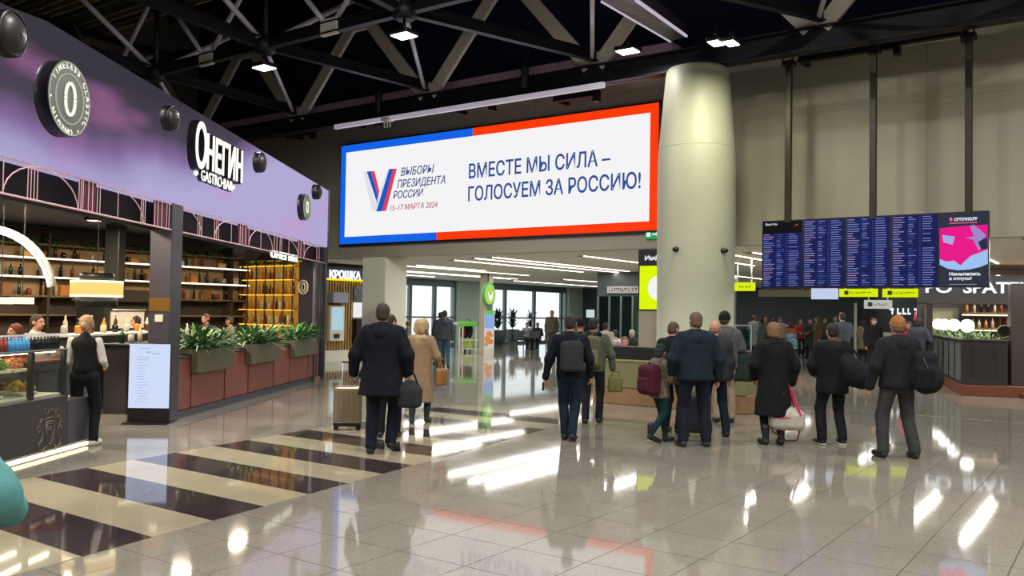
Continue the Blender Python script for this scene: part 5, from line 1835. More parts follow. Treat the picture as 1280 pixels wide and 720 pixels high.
SKIN = mat('skin', 'a97c66', rough=.55, noise=.06, scale=20, spec=.4)
SKIN_D = mat('skin_shadowed', '8a6350', rough=.55, noise=.06, scale=20, spec=.4)
EYE = mat('eye_dark', '1a1412', rough=.2)
LIP = mat('lip', '8a4a42', rough=.5)


def nrm(v_):
    v_ = np.asarray(v_, float)
    return v_ / (np.linalg.norm(v_) + 1e-9)


def hand_parts(w, d, n, S, res, curl=.5):
    """hand from wrist w, along d, palm facing n"""
    d = nrm(d)
    n = nrm(n - d * (n @ d))
    l = np.cross(n, d)
    # thumb side = forward
    if l[1] < 0:
        l = -l
    pr = []
    offs = (-.030, -.011, .009, .028)
    lens = (.062, .078, .084, .074)
    for o_, L_ in zip(offs, lens):
        a = w + l * o_ * .6 * S + d * .01 * S
        b = w + l * o_ * S + d * .085 * S
        pr.append(cap(a, b, .015 * S, .0125 * S))
        c1 = b + (d * (1 - .35 * curl) + n * .7 * curl) * L_ * .5 * S
        c2 = c1 + (d * (1 - 1.1 * curl) + n * 1.2 * curl) * L_ * .5 * S
        pr.append(cap(b, c1, .0098 * S, .009 * S))
        pr.append(cap(c1, c2, .009 * S, .0072 * S))
    t0 = w + d * .02 * S + l * .02 * S
    t1 = t0 + (d * .7 + l * .6 + n * .25) * .045 * S
    t2 = t1 + (d * .9 + l * .15 + n * .35) * .035 * S
    pr += [cap(t0, t1, .014 * S, .0115 * S), cap(t1, t2, .011 * S, .0085 * S)]
    return surf(pr, res, .006)


NP_ = [0]


def person(x, y, H, yaw, label, lod=1, fem=False, female=None, top=None, legs=None, shoes='18181c', hair=('3b2a20', 'short'), hat=None, hood=None,
           arms=None, feet=None, lift=(0, 0), head=(0, 0), hem=.86, bulk=1.0, coatk=None, sit=0.0, collar=None, skin=None, leg_bulk=1.0, sleeve=None, vest=False,
           sole=None, group=None, lean=0.0, trim=None, boots=False, z0=0.0, cat='person'):
    """x, y on the floor; yaw 0 looks away along +Y; sizes given for 1.75 m and scaled"""
    NP_[0] += 1
    seed = NP_[0] * 1.7
    S = H / 1.75
    R1 = {1: .014, 2: .022, 3: .032}[lod]
    RH = {1: .0085, 2: .013, 3: .02}[lod]
    RF = {1: .0055, 2: .008, 3: .013}[lod]
    skm = skin or SKIN
    dz = -sit
    sp = lambda p: A(p[0], p[1] + lean * max(0, p[2] - .95), p[2] + dz)
    wS = .90 if fem else 1.0
    feet = feet or ((-.11, 0), (.11, .02))
    J = {}
    for i, s in enumerate((-1, 1)):
        hip = A(s * .095, 0, .93 + dz)
        fx, fy = feet[i]
        ank = A(fx, fy, .10 + lift[i])
        if sit:
            knee = A(s * .13, .44, .50)
            ank = A(s * .13, .40, .1)
        else:
            L_ = np.linalg.norm(ank - hip)
            bend = math.sqrt(max(0, .425 ** 2 - (L_ / 2) ** 2)) if L_ < .85 else .02
            knee = (hip + ank) / 2 + A(s * .012, .015 + bend, .01)
        J[s] = (hip, knee, ank)
    nb = sp((0, -.01, 1.46))
    hc = sp((0, .02, 1.632))
    hy, hp = math.radians(head[0]), math.radians(head[1])
    hc = hc + A(0, .05 * math.sin(hp), -.02 * abs(math.sin(hp)))
    cs, sn = math.cos(hy), math.sin(hy)
    cp, sn2 = math.cos(hp), math.sin(hp)

    def hd(p):      # head-local -> person-local (pitch forward hp, turn hy to the left)
        p = A(*p)
        p = A(p[0], p[1] * cp + p[2] * sn2, -p[1] * sn2 + p[2] * cp)
        return hc + A(p[0] * cs - p[1] * sn, p[0] * sn + p[1] * cs, p[2])
    he = lambda c, r: ell(hd(c), r, hy)
    arms = arms or {}
    AR = {}
    for s in (-1, 1):
        sh = sp((s * .185 * wS, -.01, 1.405))
        el, wr = arms.get(s, ((s * .25 * wS, -.03, 1.13), (s * .255 * wS, .04, .88)))
        if not sit:
            el, wr = (el[0] * .94, el[1], el[2]), (wr[0] * .95, wr[1], wr[2])
        AR[s] = (sh, sp(el) if not sit else A(*el), sp(wr) if not sit else A(*wr))
    parts = []
    # head
    hp_ = [he((0, -.012, .022), (.077, .096, .092)), he((0, .028, -.048), (.056, .068, .066)), he((0, .05, -.085), (.03, .034, .025)),
           cap(hd((0, .085, .012)), hd((0, .108, -.028)), .008, .014), he((-.079, -.008, -.012), (.010, .022, .032)), he((.079, -.008, -.012), (.010, .022, .032)),
           cap(nb - A(0, 0, .03), hd((0, -.02, -.07)), .064 * (.85 if fem else 1), .054 * (.85 if fem else 1)), he((-.03, .078, .028), (.03, .012, .008)), he((.03, .078, .028), (.03, .012, .008))]
    V, F = surf(hp_, RH, .018)
    parts.append((V * S, F, 0))
    if lod < 3:
        for s in (-1, 1):
            V, F = surf([ell(hd((s * .031, .083, .008)), (.013, .010, .008), hy)], .005 if lod == 1 else .006, .002)
            parts.append((V * S, F, 1))
        V, F = surf([ell(hd((0, .088, -.062)), (.024, .010, .008), hy)], .005 if lod == 1 else .006, .002)
        parts.append((V * S, F, 2))
    # trunk and limbs under the clothes
    bp_ = [cap(sp((0, 0, .95)), sp((0, 0, 1.12)), .125 * wS, .115 * wS, .75), cap(sp((0, 0, 1.12)), sp((0, -.005, 1.36)), .115 * wS, .12 * wS, .75), cap(sp((-.14 * wS, -.01, 1.40)), sp((.14 * wS, -.01, 1.40)), .05, .05), cap(sp((0, -.01, 1.38)), nb, .07, .055)]
    for s in (-1, 1):
        sh, el, wr = AR[s]
        bp_ += [cap(sh, el, .044, .036), cap(el, wr, .036, .025)]
        h_, k_, a_ = J[s]
        bp_ += [cap(h_, k_, .075, .05), cap(k_, a_, .048, .034), cap(a_ - A(0, .02, .05), a_ + A(0, .12, -.065), .03, .025)]
    V, F = surf(bp_, max(R1 * 1.4, .02), .03)
    parts.append((V * S, F, 0))
    for s in (-1, 1):
        sh, el, wr = AR[s]
        V, F = hand_parts(wr, wr - el, A(-s, .15, 0), 1.0, RF, .55)
        parts.append((V * S, F, 0))
    root = mesh_obj('person', parts, [skm, EYE, LIP])
    root.location = (x, y, z0)
    root.rotation_euler = (0, 0, math.radians(yaw))
    tag(root, label, cat, group)

    def piece(name, prims, m_, res=None, k=.03, cuts=(), holes=(), folds=0.0, par=None):
        V, F = surf(prims, res or R1, k, cuts, holes, folds, seed)
        if len(F):
            return mesh_obj(name, [(V * S, F, 0)], [m_], par or root)
    # trousers
    if legs:
        B = leg_bulk
        tp = [cap(sp((-.05, 0, .92)), sp((.05, 0, .92)), .118 * wS, .118 * wS, .85), cap(sp((0, 0, .95)), sp((0, 0, 1.04)), .13 * wS, .12 * wS, .75)]
        for s in (-1, 1):
            h_, k_, a_ = J[s]
            tp += [cap(h_, k_, .094 * B, .072 * B), cap(k_, a_ + A(0, -.012, -.005), .070 * B, .062 * B if not boots else .05)]
        zc = .055 if not boots else .16
        piece('trousers', tp, legs, k=.03, cuts=[] if sit else [((0, 0, zc), (0, 0, -1))], folds=.005)
    for i, s in enumerate((-1, 1)):
        h_, k_, a_ = J[s]
        zf = lift[i]
        hl = A(a_[0], a_[1] - .035, .045 + zf * 1.0)
        toe = A(a_[0] + s * .025, a_[1] + .165, .036 + zf * .12)
        shp = [cap(hl, A(toe[0] * .5 + hl[0] * .5, (hl[1] + toe[1]) / 2, (hl[2] + toe[2]) / 2), .046, .047), cap(A(hl[0] * .5 + toe[0] * .5, (hl[1] + toe[1]) / 2, (hl[2] + toe[2]) / 2), toe, .047, .042), cap(hl + A(0, .01, .01), hl + A(0, .02, .07 if not boots else .2), .044, .046 if not boots else .058)]
        m_ = shoes if not isinstance(shoes, str) else mat('shoe_' + shoes, shoes, rough=.55)
        sh_ = piece('shoe' if not boots else 'boot', shp, m_, res=RH * 1.2, k=.02, cuts=[((0, 0, 0.003), (0, 0, -1))])
        if sole is not None and sh_:
            piece('sole', [cap(hl * A(1, 1, 0) + A(0, 0, .012 + zf * .8), toe * A(1, 1, 0) + A(0, 0, .012), .05, .045, 1)], sole, res=RH * 1.2, cuts=[((0, 0, .028), (0, 0, 1)), ((0, 0, .0), (0, 0, -1))], par=sh_)
    # upper garment
    if top is not None:
        B = bulk
        long_ = hem < .7
        jp = []
        if long_:
            jp += [cap(sp((0, .0, hem - .05)), sp((0, 0, 1.08)), .225 * B * wS, .165 * B * wS, .72)]
        else:
            jp += [cap(sp((0, .0, hem + .06)), sp((0, 0, 1.1)), .182 * B * wS, .168 * B * wS, .74)]
        jp += [cap(sp((0, 0, 1.1)), sp((0, -.01, 1.30)), .168 * B * wS, .18 * B * wS, .70), cap(sp((-.10 * wS, -.015, 1.375)), sp((.10 * wS, -.015, 1.375)), .092 * B, .092 * B), cap(sp((0, -.015, 1.40)), nb + A(0, -.005, .015), .085 * B, .066)]
        if not vest:
            for s in (-1, 1):
                sh, el, wr = AR[s]
                jp += [cap(sh, el, .071 * B, .058 * B), cap(el, wr - (wr - el) * .04, .057 * B, .045 * B)]
        zb = hem + dz
        j = piece('coat' if long_ else ('vest' if vest else 'jacket'), jp, top, k=.045, cuts=[((0, 0, zb), (0, 0, -1))] if not sit else [], holes=[(hc + A(0, .0, -.0), (.085, .10, .13))], folds=.0055 * (1 if lod < 3 else .6))
        if vest:
            for s in (-1, 1):
                sh, el, wr = AR[s]
                piece('sleeve', [cap(sh, el, .056, .05), cap(el, wr, .05, .036)], sleeve, k=.02, folds=.003)
        else:
            if lod == 1:
                for s in (-1, 1):
                    sh, el, wr = AR[s]
                    d_ = nrm(wr - el)
                    piece('cuff', [cap(wr - d_ * .045, wr - d_ * .01, .050 * B, .046 * B)], top, res=.009, k=.01, par=j)
        if hood is not None:
            hm = hood if not isinstance(hood, bool) else top
            piece('hood', [cap(nb + A(-.085, -.045, -.0), nb + A(0, -.10, -.045), .056, .062), cap(nb + A(.085, -.045, -.0), nb + A(0, -.10, -.045), .056, .062), cap(nb + A(-.07, .03, .0), nb + A(-.085, -.045, 0), .04, .055), cap(nb + A(.07, .03, .0), nb + A(.085, -.045, 0), .04, .055), ell(nb + A(0, -.10, -.07), (.11, .07, .09))], hm, k=.03, folds=.004, res=min(R1, .018))
        if trim is not None:
            piece('hood_trim', [cap(nb + A(-.10, -.0, .025), nb + A(-.06, -.095, .04), .028, .03), cap(nb + A(-.06, -.095, .04), nb + A(.06, -.095, .04), .03, .03), cap(nb + A(.06, -.095, .04), nb + A(.10, .0, .025), .03, .028)], trim, k=.02, folds=.006, res=min(R1, .014))
        if collar is not None:
            piece('collar', [cap(nb + A(-.09, .03, -.03), nb + A(-.07, -.06, -.02), .06, .065), cap(nb + A(-.07, -.06, -.02), nb + A(.07, -.06, -.02), .065, .065), cap(nb + A(.09, .03, -.03), nb + A(.07, -.06, -.02), .06, .065)], collar, k=.03, folds=.008, res=min(R1, .016))
    # hair, hats
    if hair:
        hc_, st_ = hair
        hm = mat('hair_' + hc_, hc_, rough=.7, noise=.25, scale=60, bump=.5, bscale=150)
        fc = [(hd((0, .052, .03)), tuple(hd((0, .052 + 1, .03 - .75)) - hd((0, .052, .03))))]
        if st_ == 'short':
            piece('hair', [he((0, -.016, .03), (.083, .102, .094)), he((0, -.045, -.03), (.074, .068, .065))], hm, res=RH, k=.02, cuts=fc, folds=.002)
        elif st_ == 'thin':
            piece('hair', [he((0, -.02, -.0), (.081, .093, .058)), he((0, -.045, -.035), (.072, .062, .05))], hm, res=RH, k=.02, cuts=fc, folds=.002)
        elif st_ == 'bun':
            piece('hair', [he((0, -.018, .03), (.086, .106, .098)), he((0, -.06, -.05), (.058, .05, .06)), he((0, -.115, -.035), (.038, .034, .042))], hm, res=RH, k=.02, cuts=fc, folds=.003)
        elif st_ == 'fluffy':
            piece('hair', [he((0, -.02, .03), (.125, .125, .12)), he((0, -.06, -.05), (.12, .09, .10))], hm, res=RH, k=.03, cuts=fc, folds=.022)
        elif st_ == 'long':
            piece('hair', [he((0, -.018, .03), (.09, .108, .098)), cap(hd((0, -.06, -.02)), hd((0, -.08, -.2)), .075, .07), cap(hd((-.06, -.03, -.02)), hd((-.07, -.05, -.2)), .035, .03), cap(hd((.06, -.03, -.02)), hd((.07, -.05, -.2)), .035, .03)], hm, res=RH, k=.03, cuts=fc, folds=.005)
        elif st_ == 'bob':
            piece('hair', [he((0, -.018, .03), (.094, .11, .10)), he((0, -.04, -.05), (.09, .08, .08))], hm, res=RH, k=.03, cuts=fc, folds=.005)
    if hat:
        m_, st_ = hat
        if st_ == 'beanie':
            fc = [(hd((0, .0, .0)), tuple(hd((0, .25, -1)) - hd((0, 0, 0))))]
            b_ = piece('knit_cap', [he((0, -.014, .035), (.091, .110, .108))], m_, res=RH, cuts=fc, folds=.002)
            fc2 = fc + [(hd((0, 0, .04)), tuple(hd((0, -.25, 1)) - hd((0, 0, 0))))]
            piece('cap_brim', [he((0, -.014, .03), (.097, .116, .105))], m_, res=RH, cuts=fc2, folds=.001, par=b_)
        elif st_ == 'mask':
            piece('face_mask', [he((0, .055, -.045), (.058, .055, .05))], m_, res=RH, cuts=[(hd((0, .04, 0)), tuple(hd((0, -1, 0)) - hd((0, 0, 0))))])
    root['_tmp'] = 1
    del root['_tmp']
    return root, S


def at_person(root, S, p):
    """world position of a point given in a person's local 1.75 m coordinates"""
    a = root.rotation_euler[2]
    return A(root.location[0] + S * (p[0] * math.cos(a) - p[1] * math.sin(a)), root.location[1] + S * (p[0] * math.sin(a) + p[1] * math.cos(a)), p[2] * S)


def PX(px, yf, yh, yaw, label, **kw):
    g = gnd(px, yf)
    H = dep(px, yh, g[1])[2]
    if kw.pop('hadj', None):
        pass
    return person(g[0], g[1], H, yaw, label, **kw)


def softbag(name, label, cat, pos, yaw, prims, m_, res=.014, k=.03, folds=.004):
    V, F = surf(prims, res, k, folds=folds, fseed=3.0)
    zmin = V[:, 2].min()
    o = mesh_obj(name, [(V - A(0, 0, zmin), F, 0)], [m_])
    o.location = A(*pos) + A(0, 0, zmin)
    o.rotation_euler = (0, 0, math.radians(yaw))
    tag(o, label, cat)
    o['_z'] = 0
    del o['_z']
    return o, zmin


def strap(o, zmin, pts, r, m_, name='strap'):
    b = MB()
    b.tube(pts, r, 6)
    V = np.array(b.v) - A(0, 0, zmin)
    return mesh_obj(name, [(V, [f for f in b.p if len(f) == 4], 0)], [m_], o)


def backpack(root, S, label, m_, side=0.0, z=1.2, w=.15, h=.24, d=.085, back=-.22, m2=None, pocket=True, turn=0, strap_to=None, name='backpack'):
    P = at_person(root, S, (side, back, 0))
    yaw = math.degrees(root.rotation_euler[2]) + turn
    o, zm = softbag(name, label, 'backpack', (P[0], P[1], 0), yaw, [rbox((0, 0, z * S), (w, d, h), .055), rbox((0, .01, (z + .02) * S), (w * .9, d * .9, h), .06)], m_, folds=.002)
    m2 = m2 or m_
    if pocket:
        V, F = surf([rbox((0, -d * .9, z * S - h * .3), (w * .75, .045, h * .5), .035)], .012, .02)
        mesh_obj('pocket', [(V - A(0, 0, zm), F, 0)], [m2], o)
    zz = z * S
    strap(o, zm, [(-.02, d * .4, zz + h - .02), (-.025, .0, zz + h + .035), (.025, 0, zz + h + .035), (.02, d * .4, zz + h - .02)], .009, m2, 'grab_handle')
    for s in ((-1, 1) if strap_to is None else strap_to):
        strap(o, zm, [(s * .07, d * .8, zz + h * .8), (s * .10 - side * .5, .12, min(zz + h + .05, 1.47 * S)), (s * .13 - side * .6, .20, 1.38 * S), (s * .13 - side * .6, .22, 1.22 * S), (s * .10, .12, zz - h * .6)], .018, m2)
    return o

# ================================================================ THE PEOPLE IN THE PHOTOGRAPH
C_NAVY = cloth('navy', '090e19')
C_BLACK = cloth('black', '0c0c10')
C_BLACK2 = cloth('black_soft', '15151b')
C_TEALD = cloth('deep_teal', '0f1e27')
C_DENIM = cloth('denim', '101f2f')
C_DENIM2 = cloth('denim_dark', '0c1220')
C_GREY = cloth('grey', '4d4f52')
C_GREYD = cloth('grey_dark', '2a2c30')
C_BEIGE = cloth('beige', '8a7258')
C_FUR = cloth('pale_fur', 'a8926c', .3)
C_OLIVE = cloth('olive', '5b563f')
C_KHAKI = cloth('khaki', '6e6a52')
C_BURG = cloth('burgundy', '431320')
C_GREEN = cloth('green_dark', '1c2a24')
C_WHITE = cloth('white', 'b9b4ae')
C_TRG = cloth('trouser_grey', '333234')
C_TANHAT = cloth('tan_knit', '8f5f38', .25)
C_TEALT = cloth('teal_trousers', '0d2d33')
C_CAMO = mat('cloth_camouflage', '4b4a38', rough=.9, noise=.75, scale=16)
C_TEAL = cloth('teal_puffer', '4d8280')
C_PLAID = mat('cloth_patterned', '5b5142', rough=.9, noise=.8, scale=40)
C_PINK = cloth('pink_strap', 'b0304e')
M_BAGW = mat('bag_silver_beige', 'a89f94', rough=.45, noise=.15, scale=5)
M_WSOLE = mat('sole_white', 'bdb8ae', rough=.6)

# --- man in navy coat and the companion with the suitcase
A1, S1 = PX(475, 567, 379, -4, 'man in a long navy hooded coat walking away on the black and white stripes', top=C_NAVY, hood=True, legs=C_DENIM2, hair=('33261f', 'short'),
            hem=.68, bulk=1.27, feet=((-.10, -.04), (.10, .12)), lift=(0, .05), arms={-1: ((-.33, -.03, 1.15), (-.37, .07, .92)), 1: ((.33, -.05, 1.16), (.33, .05, .95))}, leg_bulk=1.1)
B1, SB1 = person(*dep(486, 500, 12.1)[:2], 1.70, 0, 'companion mostly hidden behind the man in the navy coat, pulling the suitcase', top=C_BLACK2, legs=C_BLACK, hair=('241a16', 'short'), head=(-35, 0), hem=.78,
                 arms={-1: ((-.30, -.02, 1.13), (-.42, .05, .86))}, bulk=1.05)
g = gnd(434, 537)
sx, sy = g[0], g[1]
scs = thing('suitcase', 'champagne hard shell suitcase on wheels left of the man in navy', 'suitcase', (sx, sy, 0))
SFm = Frame(sx, sy, 8)
M_CH = mat('suitcase_champagne', '8d816a', rough=.28, metal=.45)
V, F = surf([rbox((0, 0, .36), (.205, .12, .28), .05)], .014, .02)
V = V @ SFm.M.T
mesh_obj('shell', [(V, F, 0)], [M_CH], scs)
for k in range(5):
    x_ = -.14 + k * .07
    MB(SFm).cbox(x_ - .012, x_ + .012, -.128, -.11, .14, .58, .004).build('rib', M_CH, scs)
MB(SFm).box(-.208, .208, -.006, .006, .1, .63).build('zip_line', M_BLACK, scs)
MB(SFm).cbox(-.20, .20, -.125, .115, .06, .12, .01).build('foot_guard', M_BLACK, scs)
for dx in (-.16, .16):
    for dy in (-.08, .08):
        MB(SFm).lathe((dx, dy, .035), [(.035, -.015), (.035, .015)], 12, 'y').build('wheel', M_BLACK, scs)
MB(SFm).tube([(-.09, .1, .62), (-.09, .1, .98)], .009, 6).tube([(.09, .1, .62), (.09, .1, .98)], .009, 6).build('handle_rod', M_STEEL_L, scs)
MB(SFm).tube([(-.1, .1, .98), (.1, .1, .98)], .014, 8).build('grip', M_BLACK, scs)
# his grey shoulder bag
P = at_person(A1, S1, (.34, -.02, 0))
o, zm = softbag('shoulder_bag', 'dark grey holdall hanging at the right hip of the man in navy', 'bag', (P[0], P[1], 0), -15, [ell((0, 0, .74), (.15, .10, .17)), rbox((0, 0, .70), (.15, .09, .13), .06)], C_GREYD)
strap(o, zm, [(-.12, 0, .84), (-.10, 0, 1.0), (-.04, .02, 1.04), (.05, 0, .98), (.11, 0, .84)], .012, C_BLACK)

# --- woman in the beige coat
A2, S2 = PX(524, 529, 400, -3, 'woman in a long beige coat with pale fur collar walking away on the stripes', top=C_BEIGE, collar=C_FUR, legs=C_GREYD, fem=True, hair=('a1875c', 'fluffy'),
            hem=.36, bulk=1.2, boots=True, shoes='1d2a26', feet=((-.11, -.08), (.11, .12)), arms={1: ((.30, -.02, 1.14), (.31, .14, .98))})
P = at_person(A2, S2, (.36, .08, 0))
o, zm = softbag('handbag', 'tan leather handbag hanging from the arm of the woman in beige', 'handbag', (P[0], P[1], 0), 60, [rbox((0, 0, .72), (.13, .055, .14), .05)], mat('leather_tan', '8a5f35', rough=.45), folds=0)
strap(o, zm, [(-.09, 0, .84), (-.07, 0, .98), (0, 0, 1.02), (.07, 0, .98), (.09, 0, .84)], .010, MATS['leather_tan'])

# --- man with grey sling pack, and the couple ahead of him
A3, S3 = PX(711, 551, 393, -8, 'man in navy jacket and blue jeans walking away with a grey backpack', top=C_NAVY, legs=C_DENIM, hair=('241c18', 'short'), hem=.88, bulk=1.06,
            feet=((-.06, .10), (.05, -.08)), lift=(0, .03), arms={-1: ((-.30, -.05, 1.13), (-.36, .02, .86)), 1: ((.29, -.04, 1.13), (.30, .08, .90))}, head=(0, 3))
backpack(A3, S3, 'flat grey square backpack slung on the back of the man in navy with blue jeans', C_GREYD, side=.04, z=1.17, w=.155, h=.20, d=.07, back=-.21, pocket=False, strap_to=(1,))
P = at_person(A3, S3, (-.37, .03, 0))
o = MB(Frame(P[0], P[1], -8)).cbox(-.012, .012, -.04, .04, .68 * S3, .80 * S3, .004).build('phone', M_BLACK)
tag(o, 'black phone held in the left hand of the man with the grey backpack', 'phone')
A4, S4 = PX(741, 529, 397, -10, 'traveller in grey green jacket and dark trousers wearing an olive rucksack', top=cloth('grey_green', '4f5348'), legs=C_BLACK2, hair=('16120f', 'short'), hem=.86, bulk=1.12,
            feet=((-.12, -.06), (.09, .1)), arms={1: ((.31, -.02, 1.14), (.33, .06, .90))}, head=(-25, 5), hood=C_BLACK)
backpack(A4, S4, 'olive khaki rucksack with side pockets on the traveller beyond the grey backpack', C_OLIVE, side=-.02, z=1.18, w=.15, h=.24, d=.10, m2=C_KHAKI)
P = at_person(A4, S4, (.36, .08, 0))
o, zm = softbag('carrier_bag', 'yellow green carrier bag hanging from the right hand of the rucksack traveller', 'bag', (P[0], P[1], 0), 10, [rbox((0, 0, .62), (.12, .04, .12), .03)], cloth('lime', '6a6a38'), folds=.002)
strap(o, zm, [(-.08, 0, .72), (-.05, 0, .83), (.05, 0, .83), (.08, 0, .72)], .006, M_BLACK)
P = dep(724, 500, 14.9)
person(P[0], P[1], dep(724, 398, 14.9)[2], 0, 'person in dark cap and coat just beyond the two backpack carriers', lod=2, top=C_BLACK2, legs=C_BLACK, hair=None, hat=(C_BLACK, 'beanie'), hem=.8)

# --- the group by the column
A5, S5 = PX(824, 553, 431, -62, 'child in patterned hooded jacket and teal trousers stepping right with a red backpack', top=C_PLAID, legs=C_TEALT, hair=('2a1e18', 'bob'), hat=(cloth('teal_hat', '12282e'), 'beanie'), hood=C_PLAID,
            hem=.80, bulk=1.2, boots=True, shoes='16161a', feet=((-.06, .20), (.08, -.24)), lift=(0, .08), arms={1: ((.28, .06, 1.14), (.24, .26, 1.10)), -1: ((-.28, .06, 1.14), (-.22, .26, 1.08))}, leg_bulk=1.1)
backpack(A5, S5, 'burgundy red backpack on the child beside the tall man in dark teal', C_BURG, z=1.12, w=.16, h=.20, d=.10, back=-.24)
g = gnd(848, 541)
A6, S6 = person(g[0] - .1, g[1], dep(836, 402, g[1])[2], -40, 'man in a dark jacket standing left behind the man in dark teal', top=C_NAVY, legs=C_DENIM2, hair=('4a3527', 'short'), hem=.82, bulk=1.18, head=(-10, 12))
A7, S7 = PX(868, 558, 390, 3, 'tall man in dark teal hooded jacket standing before the round column', top=C_TEALD, hood=True, legs=C_DENIM2, hair=('5a4334', 'short'), hem=.86, bulk=1.27,
            feet=((-.16, -.02), (.15, .0)), arms={-1: ((-.32, -.02, 1.14), (-.30, .10, .95)), 1: ((.33, -.03, 1.13), (.34, .05, .88))}, shoes='221c18', leg_bulk=1.08, head=(12, 0))
A8, S8 = PX(893, 545, 401, 5, 'bald man in a grey jacket and jeans between the teal jacket and the grey hoodie', top=C_GREYD, legs=C_DENIM, hair=('8a6a52', 'thin'), hem=.84, bulk=1.22, feet=((-.1, 0), (.16, -.06)), head=(-30, 3), skin=mat('skin_ruddy', 'b27a62', rough=.5))
g = gnd(880, 552)
s2 = thing('suitcase', 'dark grey soft suitcase on wheels half hidden behind the man in dark teal', 'suitcase', (g[0], g[1] + .5, 0))
F2 = Frame(g[0], g[1] + .5, 0)
V, F = surf([rbox((0, 0, .33), (.19, .12, .27), .04)], .016, .02)
mesh_obj('shell', [(V, F, 0)], [C_GREYD], s2)
MB(F2).tube([(-.08, .1, .58), (-.08, .1, .95), (.08, .1, .95), (.08, .1, .58)], .01, 6).build('handle', M_STEEL_L, s2)
for dx in (-.14, .14):
    MB(F2).lathe((dx, -.06, .03), [(.03, -.015), (.03, .015)], 12, 'y').build('wheel', M_BLACK, s2)
A9, S9 = PX(905, 528, 390, -8, 'person in grey hoodie and dark knit cap at the right of the group', top=C_GREY, hood=True, legs=cloth('stone_trousers', '8a7a66'), hair=('3a2c22', 'short'), hat=(C_BLACK2, 'beanie'), hem=.86, bulk=1.15, head=(-20, 8),
            arms={1: ((.29, .04, 1.18), (.22, .22, 1.18))})
P = at_person(A9, S9, (.30, .02, 0))
o, zm = softbag('tote_bag', 'big dark green tote bag hanging from the shoulder of the grey hoodie wearer', 'bag', (P[0], P[1], 0), -15, [rbox((0, 0, .90), (.19, .045, .22), .035), rbox((0, 0, .82), (.21, .06, .12), .05)], C_GREEN)
strap(o, zm, [(-.08, 0, 1.10), (-.05, 0, 1.32), (-.02, 0, 1.42), (.02, 0, 1.36), (.06, 0, 1.10)], .012, C_GREEN)
# --- woman in the black coat
A10, S10 = PX(966, 556, 403, 0, 'blond woman in a long black coat standing with a white holdall', top=C_BLACK, legs=C_BLACK, fem=True, hair=('6e4f30', 'bob'), hem=.42, bulk=1.36, collar=C_BLACK, boots=True, shoes='121216',
                feet=((-.11, 0), (.11, 0)), arms={-1: ((-.30, -.02, 1.14), (-.26, .12, .95)), 1: ((.32, -.02, 1.13), (.30, .06, .88))}, leg_bulk=.95)
P = gnd(992, 556)
o, zm = softbag('holdall', 'silver white holdall with pink straps hanging beside the woman in black', 'bag', (3.78, 11.95, 0), -8, [rbox((0, 0, .35), (.24, .11, .14), .09), ell((0, 0, .42), (.2, .1, .12))], M_BAGW, folds=.006)
strap(o, zm, [(-.15, -.10, .42), (-.06, -.08, .72), (.0, .0, .86), (.07, -.02, .72), (.17, -.10, .42)], .016, C_PINK, 'pink_handle')
strap(o, zm, [(-.14, .10, .42), (-.05, .06, .72), (.02, .02, .85), (.05, .06, .72), (.15, .10, .42)], .016, C_PINK, 'pink_handle')
strap(o, zm, [(-.24, 0, .38), (-.20, -.08, .20), (-.02, -.10, .08), (.12, -.10, .09), (.17, -.04, .24)], .012, C_BURG, 'hanging_strap')
b = MB().cbox(-.19, .02, -.118, -.105, .38 - zm, .40 - zm, .003)
mesh_obj('zip_stripe', [(np.array(b.v), [f for f in b.p if len(f) == 4], 0)], [C_PINK], o)
# --- two on the right
A11, S11 = PX(1040, 556, 404, 4, 'person in black parka with brown hood lining and white soled trainers', top=C_BLACK, hood=C_BLACK2, trim=cloth('brown_trim', '4a3626', .3), legs=C_BLACK2, hair=('0e0b0a', 'short'), hem=.74, bulk=1.3,
                feet=((-.15, 0), (.15, 0)), shoes='141418', sole=M_WSOLE, leg_bulk=1.1, arms={1: ((.30, .0, 1.16), (.26, .2, 1.0)), -1: ((-.31, .02, 1.14), (-.20, .22, 1.02))})
P = at_person(A11, S11, (.22, -.13, 0))
o, zm = softbag('duffel_bag', 'black duffel bag on the right hip of the black parka wearer', 'bag', (P[0], P[1], 0), -35, [cap((-.12, 0, 1.17), (.14, 0, .95), .14, .165), ell((.04, 0, .98), (.22, .14, .17))], C_BLACK2)
strap(o, zm, [(-.2, .02, 1.2), (-.15, .06, 1.34), (-.10, .12, 1.42), (.02, .08, 1.3), (.2, .02, 1.05)], .016, C_BLACK)
A12, S12 = PX(1122, 572, 396, 2, 'man in black hooded jacket, grey trousers and tan knit cap, rightmost of those in front', top=C_BLACK2, hood=True, legs=C_TRG, hair=('6a4a30', 'short'), hat=(C_TANHAT, 'beanie'), hem=.86, bulk=1.27,
                feet=((-.19, 0), (.18, -.06)), leg_bulk=1.14, arms={-1: ((-.32, -.03, 1.13), (-.36, .04, .87)), 1: ((.31, .02, 1.16), (.24, .2, 1.05))})
P = at_person(A12, S12, (.25, -.18, 0))
o, zm = softbag('backpack', 'black backpack hanging from the right shoulder of the man in the tan cap', 'backpack', (P[0], P[1], 0), -25, [rbox((0, 0, 1.12), (.155, .11, .24), .10), ell((.02, -.02, 1.03), (.20, .14, .21))], C_BLACK2)
V, F = surf([rbox((0, -.11, 1.02), (.12, .05, .14), .04)], .014, .02)
mesh_obj('pocket', [(V - A(0, 0, zm), F, 0)], [C_BLACK], o)
strap(o, zm, [(-.10, -.02, 1.32), (-.13, .04, 1.42), (-.14, .14, 1.46), (-.12, .22, 1.36), (-.06, .18, 1.1)], .02, C_BLACK)
strap(o, zm, [(-.02, -.1, 1.28), (.03, -.14, 1.16), (.0, -.15, 1.05)], .006, C_GREY, 'dangling_strap')
